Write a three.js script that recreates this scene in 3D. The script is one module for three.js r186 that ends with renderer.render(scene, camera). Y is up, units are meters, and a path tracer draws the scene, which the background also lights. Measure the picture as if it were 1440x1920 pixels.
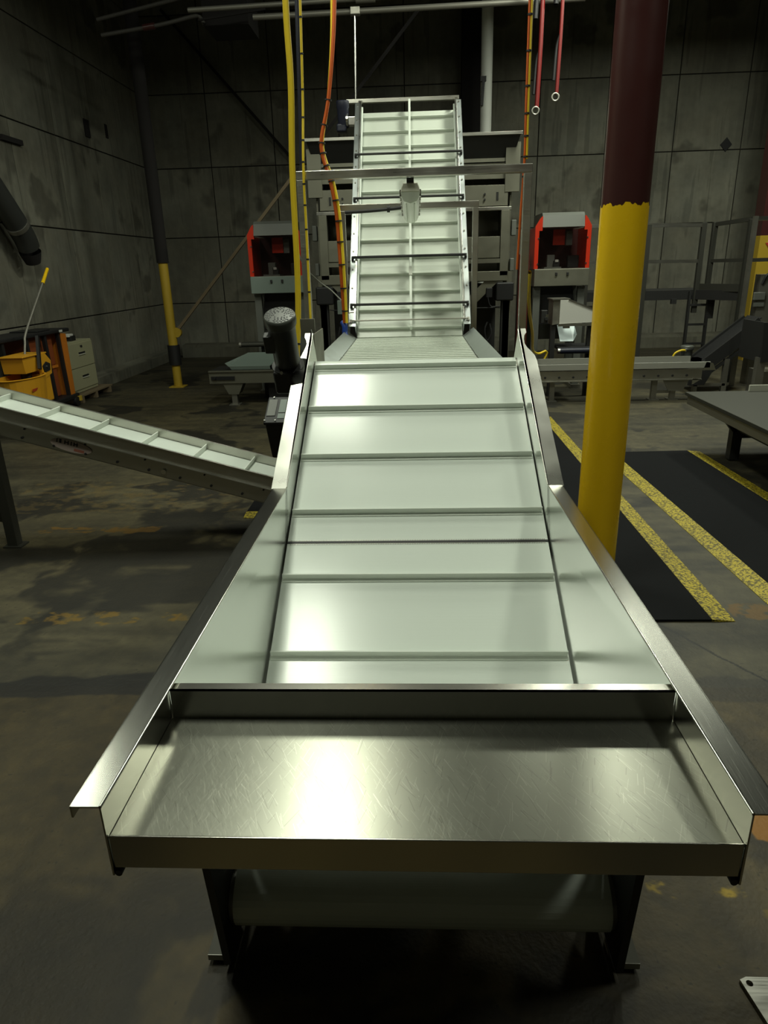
import * as THREE from 'three';
import { RoundedBoxGeometry } from 'three/addons/geometries/RoundedBoxGeometry.js';
import { mergeGeometries } from 'three/addons/utils/BufferGeometryUtils.js';
import { RectAreaLightUniformsLib } from 'three/addons/lights/RectAreaLightUniformsLib.js';

// ---------------------------------------------------------------- camera, light, exposure
const scene = new THREE.Scene();
scene.background = new THREE.Color(0x000000);
const renderer = new THREE.WebGLRenderer({ antialias: true });
renderer.toneMapping = THREE.LinearToneMapping;
renderer.toneMappingExposure = 0.71;
renderer.shadowMap.enabled = true;
RectAreaLightUniformsLib.init();

const FPX = 1278;                                   // focal length in pixels of a 1440 x 1920 frame
const camera = new THREE.PerspectiveCamera(2 * Math.atan(960 / FPX) * 180 / Math.PI, 0.75, 0.05, 60);
{
  // -z of the room and straight down, as the phone saw them (right, down, forward)
  const f = new THREE.Vector3((776 - 720) / FPX, (497 - 960) / FPX, 1).normalize();
  const d = new THREE.Vector3((816 - 720) / FPX, (4484 - 960) / FPX, 1);
  d.addScaledVector(f, -d.dot(f)).normalize();
  const x = new THREE.Vector3().crossVectors(d, f);
  const axis = k => new THREE.Vector3(x.getComponent(k), -d.getComponent(k), -f.getComponent(k));
  camera.quaternion.setFromRotationMatrix(new THREE.Matrix4().makeBasis(axis(0), axis(1).negate(), axis(2).negate()));
  camera.position.set(0, 1.65, 0);
}
scene.add(camera);

// high bays: x, distance g, height, brightness
const LAMP_H = 5.3;
const LAMP_TINT = new THREE.Color().setRGB(0.95, 1.0, 0.82);
const LAMPS = [[-1.1, 1.95, 52], [-0.87, 5.2, 50], [2.05, 7.2, 120], [4.7, 9.6, 90], [-3.9, 5.2, 28], [3.1, 1.6, 34]];

// ---------------------------------------------------------------- helpers
const V = (x, y, g) => new THREE.Vector3(x, y, -g);
function rng(seed) { let s = seed >>> 0; return () => ((s = (Math.imul(s, 1664525) + 1013904223) >>> 0) / 4294967296); }
const rand = rng(7);

function B(x0, x1, y0, y1, g0, g1, r = 0) {
  const w = x1 - x0, h = y1 - y0, d = g1 - g0;
  const geo = r ? new RoundedBoxGeometry(w, h, d, 1, Math.min(r, w / 2.1, h / 2.1, d / 2.1)) : new THREE.BoxGeometry(w, h, d);
  return geo.translate((x0 + x1) / 2, (y0 + y1) / 2, -(g0 + g1) / 2);
}
function orient(geo, p, q, up = new THREE.Vector3(0, 1, 0)) {       // geometry made along +y is laid from p to q; its z turns towards up
  const y = q.clone().sub(p).normalize();
  let z = up.clone().addScaledVector(y, -up.dot(y));
  if (z.length() < 1e-4) z = new THREE.Vector3(0, 0, 1).addScaledVector(y, -y.z);
  z.normalize();
  const m = new THREE.Matrix4().makeBasis(new THREE.Vector3().crossVectors(y, z), y, z);
  m.setPosition(p.clone().add(q).multiplyScalar(0.5));
  return geo.applyMatrix4(m);
}
function bar(p, q, w, h, up, r = 0) {                               // w across, h towards up
  const L = p.distanceTo(q);
  const g = r ? new RoundedBoxGeometry(w, L, h, 1, r) : new THREE.BoxGeometry(w, L, h);
  return orient(g, p, q, up);
}
function cyl(p, q, r0, r1 = r0, n = 20, open = false) {
  return orient(new THREE.CylinderGeometry(r1, r0, p.distanceTo(q), n, 1, open), p, q);
}
function tube(pts, r, n = 60, rs = 10) { return new THREE.TubeGeometry(new THREE.CatmullRomCurve3(pts, false, 'catmullrom', 0.5), n, r, rs); }
function lathe(prof, p, q, n = 28) {                                // profile [radius, along 0..L] turned about the line p -> q
  const L = p.distanceTo(q);
  const g = new THREE.LatheGeometry(prof.map(([r, t]) => new THREE.Vector2(r, t - L / 2)), n);
  return orient(g, p, q);
}
const shapeOf = (poly, holes = []) => {
  const s = new THREE.Shape(poly.map(([a, b]) => new THREE.Vector2(a, b)));
  for (const h of holes) s.holes.push(new THREE.Path(h.map(([a, b]) => new THREE.Vector2(a, b))));
  return s;
};
function prismG(poly, g0, g1, holes, bevel = 0) {                   // outline in (x, y), thickness along g
  const g = new THREE.ExtrudeGeometry(shapeOf(poly, holes), { depth: g1 - g0 - 2 * bevel, bevelEnabled: bevel > 0, bevelSize: bevel, bevelThickness: bevel, bevelSegments: 1, bevelOffset: -bevel });
  return g.translate(0, 0, -g1 + bevel);
}
function prismX(poly, x0, x1, holes) {                              // outline in (g, y), thickness along x
  const g = new THREE.ExtrudeGeometry(shapeOf(poly, holes), { depth: x1 - x0, bevelEnabled: false });
  return g.applyMatrix4(new THREE.Matrix4().set(0, 0, 1, x0, 0, 1, 0, 0, -1, 0, 0, 0, 0, 0, 0, 1));
}
function prismY(poly, y0, y1, holes) {                              // outline in (x, g), thickness along y
  const g = new THREE.ExtrudeGeometry(shapeOf(poly, holes), { depth: y1 - y0, bevelEnabled: false });
  return g.applyMatrix4(new THREE.Matrix4().set(1, 0, 0, 0, 0, 0, 1, y0, 0, -1, 0, 0, 0, 0, 0, 1));
}
function plate(pts, off) {                                          // a sheet: convex outline of 3-D points, pushed along off
  const n = pts.length, pos = [], tri = (a, b, c) => pos.push(a.x, a.y, a.z, b.x, b.y, b.z, c.x, c.y, c.z);
  const q = pts.map(p => p.clone().add(off));
  const nor = new THREE.Vector3().crossVectors(pts[1].clone().sub(pts[0]), pts[2].clone().sub(pts[0]));
  const flip = nor.dot(off) > 0;
  const T = (a, b, c) => flip ? tri(a, c, b) : tri(a, b, c);
  for (let i = 1; i < n - 1; i++) { T(pts[0], pts[i], pts[i + 1]); T(q[0], q[i + 1], q[i]); }
  for (let i = 0; i < n; i++) { const j = (i + 1) % n; T(pts[i], q[i], q[j]); T(pts[i], q[j], pts[j]); }
  const g = new THREE.BufferGeometry();
  g.setAttribute('position', new THREE.Float32BufferAttribute(pos, 3));
  g.computeVertexNormals();
  return g;
}
function metric(g) {                                                // uv in metres, by the way each triangle faces
  g = g.index ? g.toNonIndexed() : g;
  for (const k of Object.keys(g.attributes)) if (k !== 'position' && k !== 'normal') g.deleteAttribute(k);
  g.morphAttributes = {};
  if (!g.attributes.normal) g.computeVertexNormals();
  const p = g.attributes.position, uv = new Float32Array(p.count * 2);
  const a = new THREE.Vector3(), b = new THREE.Vector3(), c = new THREE.Vector3();
  for (let i = 0; i < p.count; i += 3) {
    a.fromBufferAttribute(p, i); b.fromBufferAttribute(p, i + 1); c.fromBufferAttribute(p, i + 2);
    const n = b.clone().sub(a).cross(c.clone().sub(a)), ax = Math.abs(n.x), ay = Math.abs(n.y), az = Math.abs(n.z);
    [a, b, c].forEach((v, k) => {
      const [s, t] = ay >= ax && ay >= az ? [v.x, -v.z] : ax >= az ? [-v.z, v.y] : [v.x, v.y];
      uv[(i + k) * 2] = s; uv[(i + k) * 2 + 1] = t;
    });
  }
  g.setAttribute('uv', new THREE.BufferAttribute(uv, 2));
  return g;
}
const taken = new Map();
function numbered(name) { const n = taken.get(name) || 0; taken.set(name, n + 1); return n ? `${name}_${String(n).padStart(3, '0')}` : name; }
const baseOf = new Map();
function mesh(name, geos, mat, parent) {
  geos = Array.isArray(geos) ? geos : [geos];
  const g = mergeGeometries(geos.map(metric));
  const b = parent && baseOf.get(parent);
  if (b) g.translate(-b.x, -b.y, -b.z);
  const o = new THREE.Mesh(g, mat);
  o.name = parent ? name : numbered(name);
  o.castShadow = o.receiveShadow = true;
  (parent || scene).add(o);
  if (b) baseOf.set(o, b);
  return o;
}
function thing(name, label, category, at = [0, 0, 0], group) {
  const o = new THREE.Group();
  o.name = numbered(name);
  o.position.copy(V(...at));
  o.userData = { label, category };
  if (group) o.userData.group = group;
  scene.add(o); baseOf.set(o, o.position.clone());
  return o;
}
function tag(o, label, category, group) { o.userData.label = label; o.userData.category = category; if (group) o.userData.group = group; return o; }
function structure(o, label) { o.userData.kind = 'structure'; if (label) o.userData.label = label; return o; }
function solo(name, label, category, geos, mat, group) { return tag(mesh(name, geos, mat), label, category, group); }

// ---------------------------------------------------------------- textures
const perm = new Uint8Array(512); { const r = rng(99), p = [...Array(256).keys()]; for (let i = 255; i > 0; i--) { const j = Math.floor(r() * (i + 1)); [p[i], p[j]] = [p[j], p[i]]; } for (let i = 0; i < 512; i++) perm[i] = p[i & 255]; }
function vnoise(x, y, px = 256, py = 256) {
  const xi = Math.floor(x), yi = Math.floor(y), fx = x - xi, fy = y - yi;
  const u = fx * fx * (3 - 2 * fx), v = fy * fy * (3 - 2 * fy);
  const X0 = ((xi % px) + px) % px & 255, X1 = (((xi + 1) % px) + px) % px & 255, Y0 = ((yi % py) + py) % py & 255, Y1 = (((yi + 1) % py) + py) % py & 255;
  const h = (a, b) => perm[perm[a] + b];
  return ((h(X0, Y0) * (1 - u) + h(X1, Y0) * u) * (1 - v) + (h(X0, Y1) * (1 - u) + h(X1, Y1) * u) * v) / 255;
}
function fbm(x, y, oct, px, py) { let s = 0, a = 0.5, t = 0; for (let i = 0; i < oct; i++) { s += a * vnoise(x + i * 17, y + i * 31, px, py); t += a; a *= 0.55; x *= 2; y *= 2; if (px) { px *= 2; py *= 2; } } return s / t; }
const smooth = (a, b, x) => { const t = Math.min(1, Math.max(0, (x - a) / (b - a))); return t * t * (3 - 2 * t); };
const mix = (a, b, t) => a + (b - a) * t;
function tex(w, h, fn, { srgb = false, size = [1, 1], repeat = true } = {}) {
  const d = new Uint8Array(w * h * 4);
  for (let j = 0; j < h; j++) for (let i = 0; i < w; i++) {
    const c = fn((i + 0.5) / w, (j + 0.5) / h), k = (j * w + i) * 4;
    for (let n = 0; n < 3; n++) d[k + n] = Math.max(0, Math.min(255, (c.length ? c[n] : c) * 255));
    d[k + 3] = 255;
  }
  const t = new THREE.DataTexture(d, w, h, THREE.RGBAFormat);
  if (srgb) t.colorSpace = THREE.SRGBColorSpace;
  t.magFilter = t.minFilter = THREE.LinearFilter;
  if (repeat) t.wrapS = t.wrapT = THREE.RepeatWrapping;
  t.repeat.set(1 / size[0], 1 / size[1]);
  t.needsUpdate = true;
  return t;
}
function canvasTex(w, h, draw, { srgb = true, size = [1, 1] } = {}) {
  const c = document.createElement('canvas'); c.width = w; c.height = h; draw(c.getContext('2d'), w, h);
  const t = new THREE.CanvasTexture(c); if (srgb) t.colorSpace = THREE.SRGBColorSpace;
  t.wrapS = t.wrapT = THREE.RepeatWrapping; t.magFilter = THREE.LinearFilter; t.repeat.set(1 / size[0], 1 / size[1]);
  return t;
}
// brushed grain, along u
const grainRough = tex(256, 512, (u, v) => { const n = fbm(u * 4, v * 128, 3, 4, 128); const b = fbm(u * 4, v * 4, 3, 4, 4); return 0.55 + 0.3 * n + 0.25 * (b - 0.5); }, { size: [0.5, 0.5] });
const grainBump = tex(128, 512, (u, v) => fbm(u * 3, v * 128, 3, 3, 128), { size: [0.4, 0.4] });
// scratches from product dragged over the sheet
function scratches(n, seed, len, dirs) {
  return (c, w, h) => {
    const r = rng(seed);
    c.fillStyle = '#606060'; c.fillRect(0, 0, w, h);
    for (let i = 0; i < n; i++) {
      const a = dirs[Math.floor(r() * dirs.length)] + (r() - 0.5) * 0.5, L = len * (0.2 + r()) * w, x = r() * w, y = r() * h, bend = (r() - 0.5) * 0.06 * L;
      const t = r() > 0.25 ? 255 : 50;
      c.strokeStyle = `rgba(${t},${t},${t},${0.03 + 0.12 * r()})`; c.lineWidth = 0.5 + r() * 0.6;
      c.beginPath(); c.moveTo(x, y); c.quadraticCurveTo(x + Math.cos(a) * L / 2 - Math.sin(a) * bend, y + Math.sin(a) * L / 2 + Math.cos(a) * bend, x + Math.cos(a) * L, y + Math.sin(a) * L); c.stroke();
    }
  };
}
const trayRough = canvasTex(1536, 1536, scratches(9000, 3, 0.05, [1.0, 1.1, 1.9]), { srgb: false, size: [0.7, 0.7] });
const trayColor = canvasTex(1024, 1024, (c, w, h) => {
  const r = rng(11);
  c.fillStyle = '#b2b1a6'; c.fillRect(0, 0, w, h);
  for (let i = 0; i < 2000; i++) {
    const a = [1.0, 1.1, 1.9][Math.floor(r() * 3)] + (r() - 0.5) * 0.4, L = w * 0.05 * (0.3 + r()), x = r() * w, y = r() * h;
    c.strokeStyle = r() > 0.35 ? `rgba(255,253,240,${0.08 + 0.28 * r()})` : `rgba(90,90,84,${0.08 + 0.22 * r()})`; c.lineWidth = 0.8 + 0.9 * r();
    c.beginPath(); c.moveTo(x, y); c.lineTo(x + Math.cos(a) * L, y + Math.sin(a) * L); c.stroke();
  }
}, { size: [0.7, 0.7] });
const railScratch = canvasTex(512, 1024, (c, w, h) => {
  const r = rng(5); c.fillStyle = '#707070'; c.fillRect(0, 0, w, h);
  for (let i = 0; i < 500; i++) { const t = r() > 0.5 ? 230 : 40; c.strokeStyle = `rgba(${t},${t},${t},${0.1 + 0.3 * r()})`; c.lineWidth = 0.7 + r(); const x = r() * w, y = r() * h, L = h * 0.12 * r(); c.beginPath(); c.moveTo(x, y); c.lineTo(x + (r() - 0.5) * 14, y + L); c.stroke(); }
}, { srgb: false, size: [0.12, 0.6] });
const softRough = tex(128, 128, (u, v) => 0.82 + 0.3 * (fbm(u * 6, v * 6, 4, 6, 6) - 0.5), { size: [0.5, 0.5] });
const ribs = tex(8, 128, (u, v) => 0.5 + 0.5 * Math.sin(v * Math.PI * 2 * 10), { size: [0.1, 0.05] });
const fineNoise = tex(256, 256, (u, v) => fbm(u * 32, v * 32, 4, 32, 32), { size: [0.35, 0.35] });
const matBump = tex(128, 128, (u, v) => 0.5 + 0.5 * Math.sin(u * Math.PI * 16) * Math.sin(v * Math.PI * 16), { size: [0.12, 0.12] });
const stripeTex = tex(512, 512, (u, v) => { const n = fbm(u * 64, v * 64, 3, 64, 64), b = fbm(u * 6, v * 6, 3, 6, 6); const k = smooth(0.3, 0.62, n) * 0.55 + 0.45; return [0.74 * k, 0.66 * k, 0.13 * k + 0.04 * b]; }, { srgb: true, size: [0.5, 0.5] });

// concrete of the walls: cast panels with streaks and damp stains
function wallTex(seed) {
  return tex(512, 512, (u, v) => {
    const o = seed * 13.7;
    const big = fbm(u * 4 + o, v * 4, 4, 4, 4), fine = fbm(u * 48 + o, v * 48, 3, 48, 48), streak = fbm(u * 40 + o, v * 3, 3, 40, 3), pale = fbm(u * 7 + o, v * 7 + 3, 4, 7, 7);
    let k = 0.465 + 0.2 * (big - 0.5) + 0.05 * (fine - 0.5) + 0.08 * (streak - 0.5);
    k *= 1 - 0.26 * smooth(0.56, 0.64, big) * smooth(0.4, 0.6, pale);
    k *= 1 - 0.16 * smooth(0.60, 0.72, streak);
    const warm = 0.02 * (pale - 0.5);
    return [k * 1.0 + warm, k * 0.985, k * 0.88 - warm];
  }, { srgb: true, size: [3.1 + seed * 0.4, 3.1 + seed * 0.4] });
}
const wallBump = tex(256, 256, (u, v) => fbm(u * 24, v * 24, 5, 24, 24), { size: [0.8, 0.8] });

// the floor: worn, oil-stained slabs. Colours per place, in metres
function floorColor(x, g, near) {
  const w = fbm(x * 1.1 + 40, g * 1.1 + 9, 4) - 0.5;
  const big = fbm(x * 0.55 + 11 + w, g * 0.55 + 3, 5), mid = fbm(x * 2.1 + 5 + 2 * w, g * 2.1 + 21, 5), fine = fbm(x * 22, g * 22 + 70, 3), drag = fbm(x * 1.4 + 9, g * 9 + 2, 4), speck = vnoise(x * 95 + 7, g * 95 + 3);
  let k = near ? 0.25 : 0.255;
  k += 0.16 * (big - 0.5) + 0.13 * (mid - 0.5) + 0.09 * (fine - 0.5) + (near ? 0.02 : 0.15) * (drag - 0.5);
  const oil = near ? smooth(0.46, 0.58, mid) * smooth(0.34, 0.5, big) : smooth(0.50, 0.62, mid) * smooth(0.38, 0.55, big);
  k *= 1 - (near ? 0.52 : 0.58) * oil;
  k *= 1 - 0.35 * smooth(0.86, 0.95, speck) * smooth(0.5, 0.7, fine);
  const warm = near ? 0.15 : 0.02 + 0.09 * (big - 0.45);
  return [k * (1.02 + warm), k * (0.965 + warm * 0.25), k * (0.74 - warm)];
}
function paintOn(c, x, g, list) {
  for (const [x0, x1, g0, g1, col, amount, wear] of list) {
    const e = 0.03 * (fbm(x * 14, g * 14 + 50, 3) - 0.5) * 2;
    const inside = smooth(0, 0.012, x - x0 + e) * smooth(0, 0.012, x1 - x + e) * smooth(0, 0.012, g - g0 + e) * smooth(0, 0.012, g1 - g + e);
    if (inside > 0) { const a = inside * amount * smooth(wear, wear + 0.16, fbm(x * 14 + 31, g * 20 + 77, 5)); for (let n = 0; n < 3; n++) c[n] = mix(c[n], col[n], a); }
  }
  return c;
}
const PAINT = [
  [-2.6, -1.75, 4.2, 4.32, [0.46, 0.33, 0.1], 0.75, 0.42],
  [-2.1, -1.2, 2.95, 3.09, [0.5, 0.38, 0.1], 0.7, 0.5],
  [-1.25, -0.7, 2.98, 3.1, [0.5, 0.38, 0.1], 0.5, 0.45],
  [1.54, 2.2, 2.98, 3.16, [0.42, 0.3, 0.09], 0.8, 0.36],
  [1.0, 1.5, 1.62, 1.78, [0.55, 0.37, 0.09], 1.0, 0.1],
  [0.62, 0.9, 1.43, 1.6, [0.72, 0.6, 0.1], 0.8, 0.56],
  [0.74, 1.0, 1.16, 1.4, [0.5, 0.42, 0.12], 0.5, 0.58],
  [-3.2, -0.8, 4.6, 5.4, [0.40, 0.33, 0.18], 0.5, 0.5],
];
const TAR = [0.075, 0.07, 0.062];
function floorTex(w, h, x0, x1, g0, g1, near) {
  // box mapping gives uv = (x, g) in metres
  const t = tex(w, h, (u, v) => {
    const x = mix(x0, x1, u), g = mix(g0, g1, v);
    const c = paintOn(floorColor(x, g, near), x, g, PAINT);
    const e1 = 2.34 + 0.03 * (fbm(x * 3 + 4, 7, 4) - 0.5) * 2, e2 = 2.50 + 0.08 * (fbm(x * 3.3 + 14, 17, 4) - 0.5) * 2;
    const tar = smooth(e1 - 0.01, e1 + 0.01, g) * (1 - smooth(e2 - 0.01, e2 + 0.01, g)) * (0.8 + 0.2 * fbm(x * 20, g * 20, 3));
    const pale = smooth(0.6, 0.7, fbm(x * 5, g * 30, 3)) * 0.35;
    for (let n = 0; n < 3; n++) c[n] = mix(c[n], TAR[n] * (1 + pale), tar * (x < -0.4 ? 0.92 : 0.45));
    // a drawn crack across the mid slab
    const crack = Math.abs((x - 1.45) * 0.85 + (g - 2.45) * 0.52 - 0.02 * (fbm(x * 9, g * 9, 3) - 0.5));
    if (!near && x > 1.0 && x < 1.62 && crack < 0.006) for (let n = 0; n < 3; n++) c[n] *= 0.35;
    return c;
  }, { srgb: true, size: [x1 - x0, g1 - g0], repeat: false });
  t.offset.set(-x0 / (x1 - x0), -g0 / (g1 - g0));
  return t;
}

// ---------------------------------------------------------------- materials
const lin = (r, g, b) => new THREE.Color().setRGB(r, g, b);
const std = o => new THREE.MeshStandardMaterial(o);
const M = {
  steel: std({ color: lin(0.56, 0.55, 0.50), metalness: 1, roughness: 0.5, roughnessMap: grainRough, bumpMap: grainBump, bumpScale: 0.00004 }),
  tray: new THREE.MeshPhysicalMaterial({ map: trayColor, color: lin(0.84, 0.86, 0.84), metalness: 1, roughness: 0.80, roughnessMap: trayRough, bumpMap: trayRough, bumpScale: 0.00002, anisotropy: 0.6, anisotropyRotation: Math.PI / 2 }),
  lip: std({ color: lin(0.54, 0.53, 0.48), metalness: 1, roughness: 0.22 }),
  rail: std({ color: lin(0.60, 0.60, 0.55), metalness: 1, roughness: 0.44, roughnessMap: railScratch }),
  panel: std({ color: lin(0.80, 0.81, 0.78), metalness: 1, roughness: 0.26 }),
  flange: std({ color: lin(0.72, 0.72, 0.66), metalness: 1, roughness: 0.36, roughnessMap: softRough }),
  galv: std({ color: lin(0.60, 0.64, 0.64), metalness: 1, roughness: 0.5, roughnessMap: softRough }),
  zinc: std({ color: lin(0.36, 0.36, 0.32), metalness: 0.25, roughness: 0.45 }),
  dullSteel: std({ color: lin(0.34, 0.33, 0.29), metalness: 0.85, roughness: 0.62, roughnessMap: grainRough }),
  oldSteel: std({ color: lin(0.06, 0.06, 0.05), metalness: 0.6, roughness: 0.6 }),
  machine: std({ color: lin(0.22, 0.215, 0.17), metalness: 0.7, roughness: 0.6, roughnessMap: softRough }),
  darkMetal: std({ color: lin(0.03, 0.03, 0.03), metalness: 0.3, roughness: 0.5 }),
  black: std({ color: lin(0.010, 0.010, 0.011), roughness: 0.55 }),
  belt: std({ color: lin(0.73, 0.79, 0.73), roughness: 0.2, bumpMap: ribs, bumpScale: 0.00006 }),
  cleat: std({ color: lin(0.72, 0.77, 0.70), roughness: 0.45 }),
  modular: std({ color: lin(0.56, 0.60, 0.53), roughness: 0.34 }),
  greyBelt: std({ color: lin(0.46, 0.48, 0.42), roughness: 0.55 }),
  yellow: std({ color: lin(0.92, 0.57, 0.010), roughness: 0.35, roughnessMap: softRough }),
  oldYellow: std({ color: lin(0.42, 0.28, 0.02), roughness: 0.6 }),
  maroon: std({ color: lin(0.055, 0.016, 0.015), roughness: 0.4, roughnessMap: softRough }),
  iron: std({ color: lin(0.012, 0.010, 0.010), roughness: 0.95 }),
  hose: std({ color: lin(0.80, 0.57, 0.025), roughness: 0.4 }),
  orangeCable: std({ color: lin(0.52, 0.09, 0.006), roughness: 0.45 }),
  navy: std({ color: lin(0.012, 0.014, 0.03), roughness: 0.45 }),
  blue: std({ color: lin(0.01, 0.05, 0.30), roughness: 0.4 }),
  red: std({ color: lin(0.58, 0.028, 0.006), roughness: 0.4 }),
  redPipe: std({ color: lin(0.16, 0.010, 0.009), roughness: 0.45 }),
  grey: std({ color: lin(0.13, 0.137, 0.122), roughness: 0.5 }),
  greyBlue: std({ color: lin(0.18, 0.225, 0.20), roughness: 0.5 }),
  motor: std({ color: lin(0.035, 0.037, 0.035), roughness: 0.38 }),
  motorCap: std({ color: lin(0.075, 0.08, 0.07), roughness: 0.38 }),
  whitePipe: std({ color: lin(0.80, 0.82, 0.76), roughness: 0.5 }),
  dimPipe: std({ color: lin(0.06, 0.056, 0.05), roughness: 0.6 }),
  galvPipe: std({ color: lin(0.24, 0.23, 0.20), metalness: 0.6, roughness: 0.5 }),
  orange: std({ color: lin(0.55, 0.17, 0.015), roughness: 0.5 }),
  bucket: std({ color: lin(0.62, 0.30, 0.015), roughness: 0.45 }),
  beige: std({ color: lin(0.34, 0.33, 0.21), roughness: 0.5 }),
  rubber: new THREE.MeshPhysicalMaterial({ color: lin(0.008, 0.0085, 0.0095), roughness: 0.95, specularIntensity: 0.3, bumpMap: matBump, bumpScale: 0.0006 }),
  stripe: std({ map: stripeTex, roughness: 0.6, bumpMap: matBump, bumpScale: 0.0012 }),
  wood: std({ color: lin(0.16, 0.12, 0.07), roughness: 0.8 }),
  green: std({ color: lin(0.02, 0.12, 0.06), roughness: 0.5 }),
  white: std({ color: lin(0.6, 0.6, 0.56), roughness: 0.5 }),
  paleBlue: std({ color: lin(0.68, 0.78, 0.80), roughness: 0.3 }),
  product: std({ color: lin(0.5, 0.5, 0.42), roughness: 0.6 }),
  brass: std({ color: lin(0.5, 0.4, 0.18), metalness: 1, roughness: 0.4 }),
  chrome: std({ color: lin(0.75, 0.75, 0.72), metalness: 1, roughness: 0.22 }),
  lens: new THREE.MeshPhysicalMaterial({ color: lin(0.85, 0.88, 0.82), transmission: 0.75, thickness: 0, roughness: 0.28, ior: 1.49 }),
  smoked: new THREE.MeshPhysicalMaterial({ color: lin(0.85, 0.83, 0.83), transmission: 1, thickness: 0, roughness: 0.05, ior: 1.49 }),
  lampGlow: std({ color: lin(0.9, 0.9, 0.8), emissive: LAMP_TINT, emissiveIntensity: 6, roughness: 0.4 }),
  lampHousing: std({ color: lin(0.5, 0.5, 0.48), roughness: 0.5 }),
};
const wallMats = [0, 1, 2].map(k => std({ map: wallTex(k), roughness: 0.9, bumpMap: wallBump, bumpScale: 0.003 }));
const plainConcrete = std({ map: wallTex(3), color: lin(0.8, 0.8, 0.78), roughness: 0.9 });
const jointMat = std({ color: lin(0.018, 0.016, 0.012), roughness: 1 });
const ceilMat = std({ color: lin(0.05, 0.05, 0.048), roughness: 0.9 });

// ---------------------------------------------------------------- the hall
const BACK = 14.2, LEFT = -5.0, RIGHT = 11, FRONT = -5, TOP = 7;
const floor = new THREE.Group(); floor.name = 'floor'; scene.add(floor); structure(floor, 'stained concrete floor of the plant');
{
  const slabs = [
    [-3, 3, -1.2, 2.42, floorTex(2048, 1236, -3, 3, -1.2, 2.42, true)],
    [-5, 7, 2.42, 7.6, floorTex(2048, 884, -5, 7, 2.42, 7.6, false)],
    [-5, 11, 7.6, 14.2, floorTex(1024, 422, -5, 11, 7.6, 14.2, false)],
  ];
  for (const [x0, x1, g0, g1, map] of slabs) mesh('slab', B(x0, x1, -0.2, 0, g0, g1), std({ map, roughness: 0.62, bumpMap: fineNoise, bumpScale: 0.0012 }), floor);
  const rough = std({ map: wallTex(4), color: lin(0.35, 0.33, 0.27), roughness: 0.7 });
  mesh('slab', B(-5, -3, -0.2, 0, -5, 2.42), rough, floor); mesh('slab', B(3, 11, -0.2, 0, -5, 2.42), rough, floor);
  mesh('slab', B(-3, 3, -0.2, 0, -5, -1.2), rough, floor); mesh('slab', B(7, 11, -0.2, 0, 2.42, 7.6), rough, floor);
}
structure(mesh('ceiling', B(LEFT - 0.3, RIGHT + 0.3, TOP, TOP + 0.2, FRONT - 0.3, BACK + 0.3), ceilMat), 'dark roof deck');
structure(mesh('wall_right', B(RIGHT, RIGHT + 0.25, 0, TOP, FRONT, BACK), plainConcrete), 'concrete wall on the right');
structure(mesh('wall_front', B(LEFT - 0.25, RIGHT + 0.25, 0, TOP, FRONT - 0.25, FRONT), plainConcrete), 'concrete wall behind the photographer');
const rows = [0, 1.04, 2.26, 3.48, 4.70, 5.92, TOP], GAP = 0.008;
const wallBack = structure(mesh('wall_back', B(LEFT - 0.25, RIGHT + 0.25, 0, TOP, BACK, BACK + 0.25), jointMat), 'cast concrete back wall with joints');
{
  const xs = [-5.0, -3.8, -2.58, -1.36, -0.14, 1.08, 2.3, 3.52, 4.74, 5.96, 7.18, 8.4, 9.62, 11];
  for (let i = 0; i < xs.length - 1; i++) for (let j = 0; j < rows.length - 1; j++)
    mesh('panel', B(xs[i] + GAP, xs[i + 1] - GAP, rows[j] + GAP, rows[j + 1] - GAP, BACK - 0.022 - 0.004 * rand(), BACK, 0.006), wallMats[Math.floor(rand() * 3)], wallBack);
}
const wallLeft = structure(mesh('wall_left', B(LEFT - 0.25, LEFT, 0, TOP, FRONT, BACK), jointMat), 'cast concrete left wall with joints');
{
  const gs = []; for (let g = BACK; g > FRONT; g -= 1.22) gs.push(g); gs.push(FRONT);
  for (let i = 0; i < gs.length - 1; i++) for (let j = 0; j < rows.length - 1; j++)
    mesh('panel', B(LEFT, LEFT + 0.022 + 0.004 * rand(), rows[j] + GAP, rows[j + 1] - GAP, gs[i + 1] + GAP, gs[i] - GAP, 0.006), wallMats[Math.floor(rand() * 3)], wallLeft);
}
structure(mesh('baseboard_back', prismX([[BACK - 0.3, 0], [BACK - 0.028, 0], [BACK - 0.028, 0.26], [BACK - 0.22, 0.24], [BACK - 0.3, 0.2]], LEFT + 0.3, RIGHT), plainConcrete), 'concrete kerb along the back wall');
structure(mesh('baseboard_left', prismG([[LEFT + 0.03, 0], [LEFT + 0.22, 0], [LEFT + 0.22, 0.16], [LEFT + 0.03, 0.2]], 9.95, BACK - 0.3), plainConcrete), 'concrete kerb along the left wall');

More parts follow.
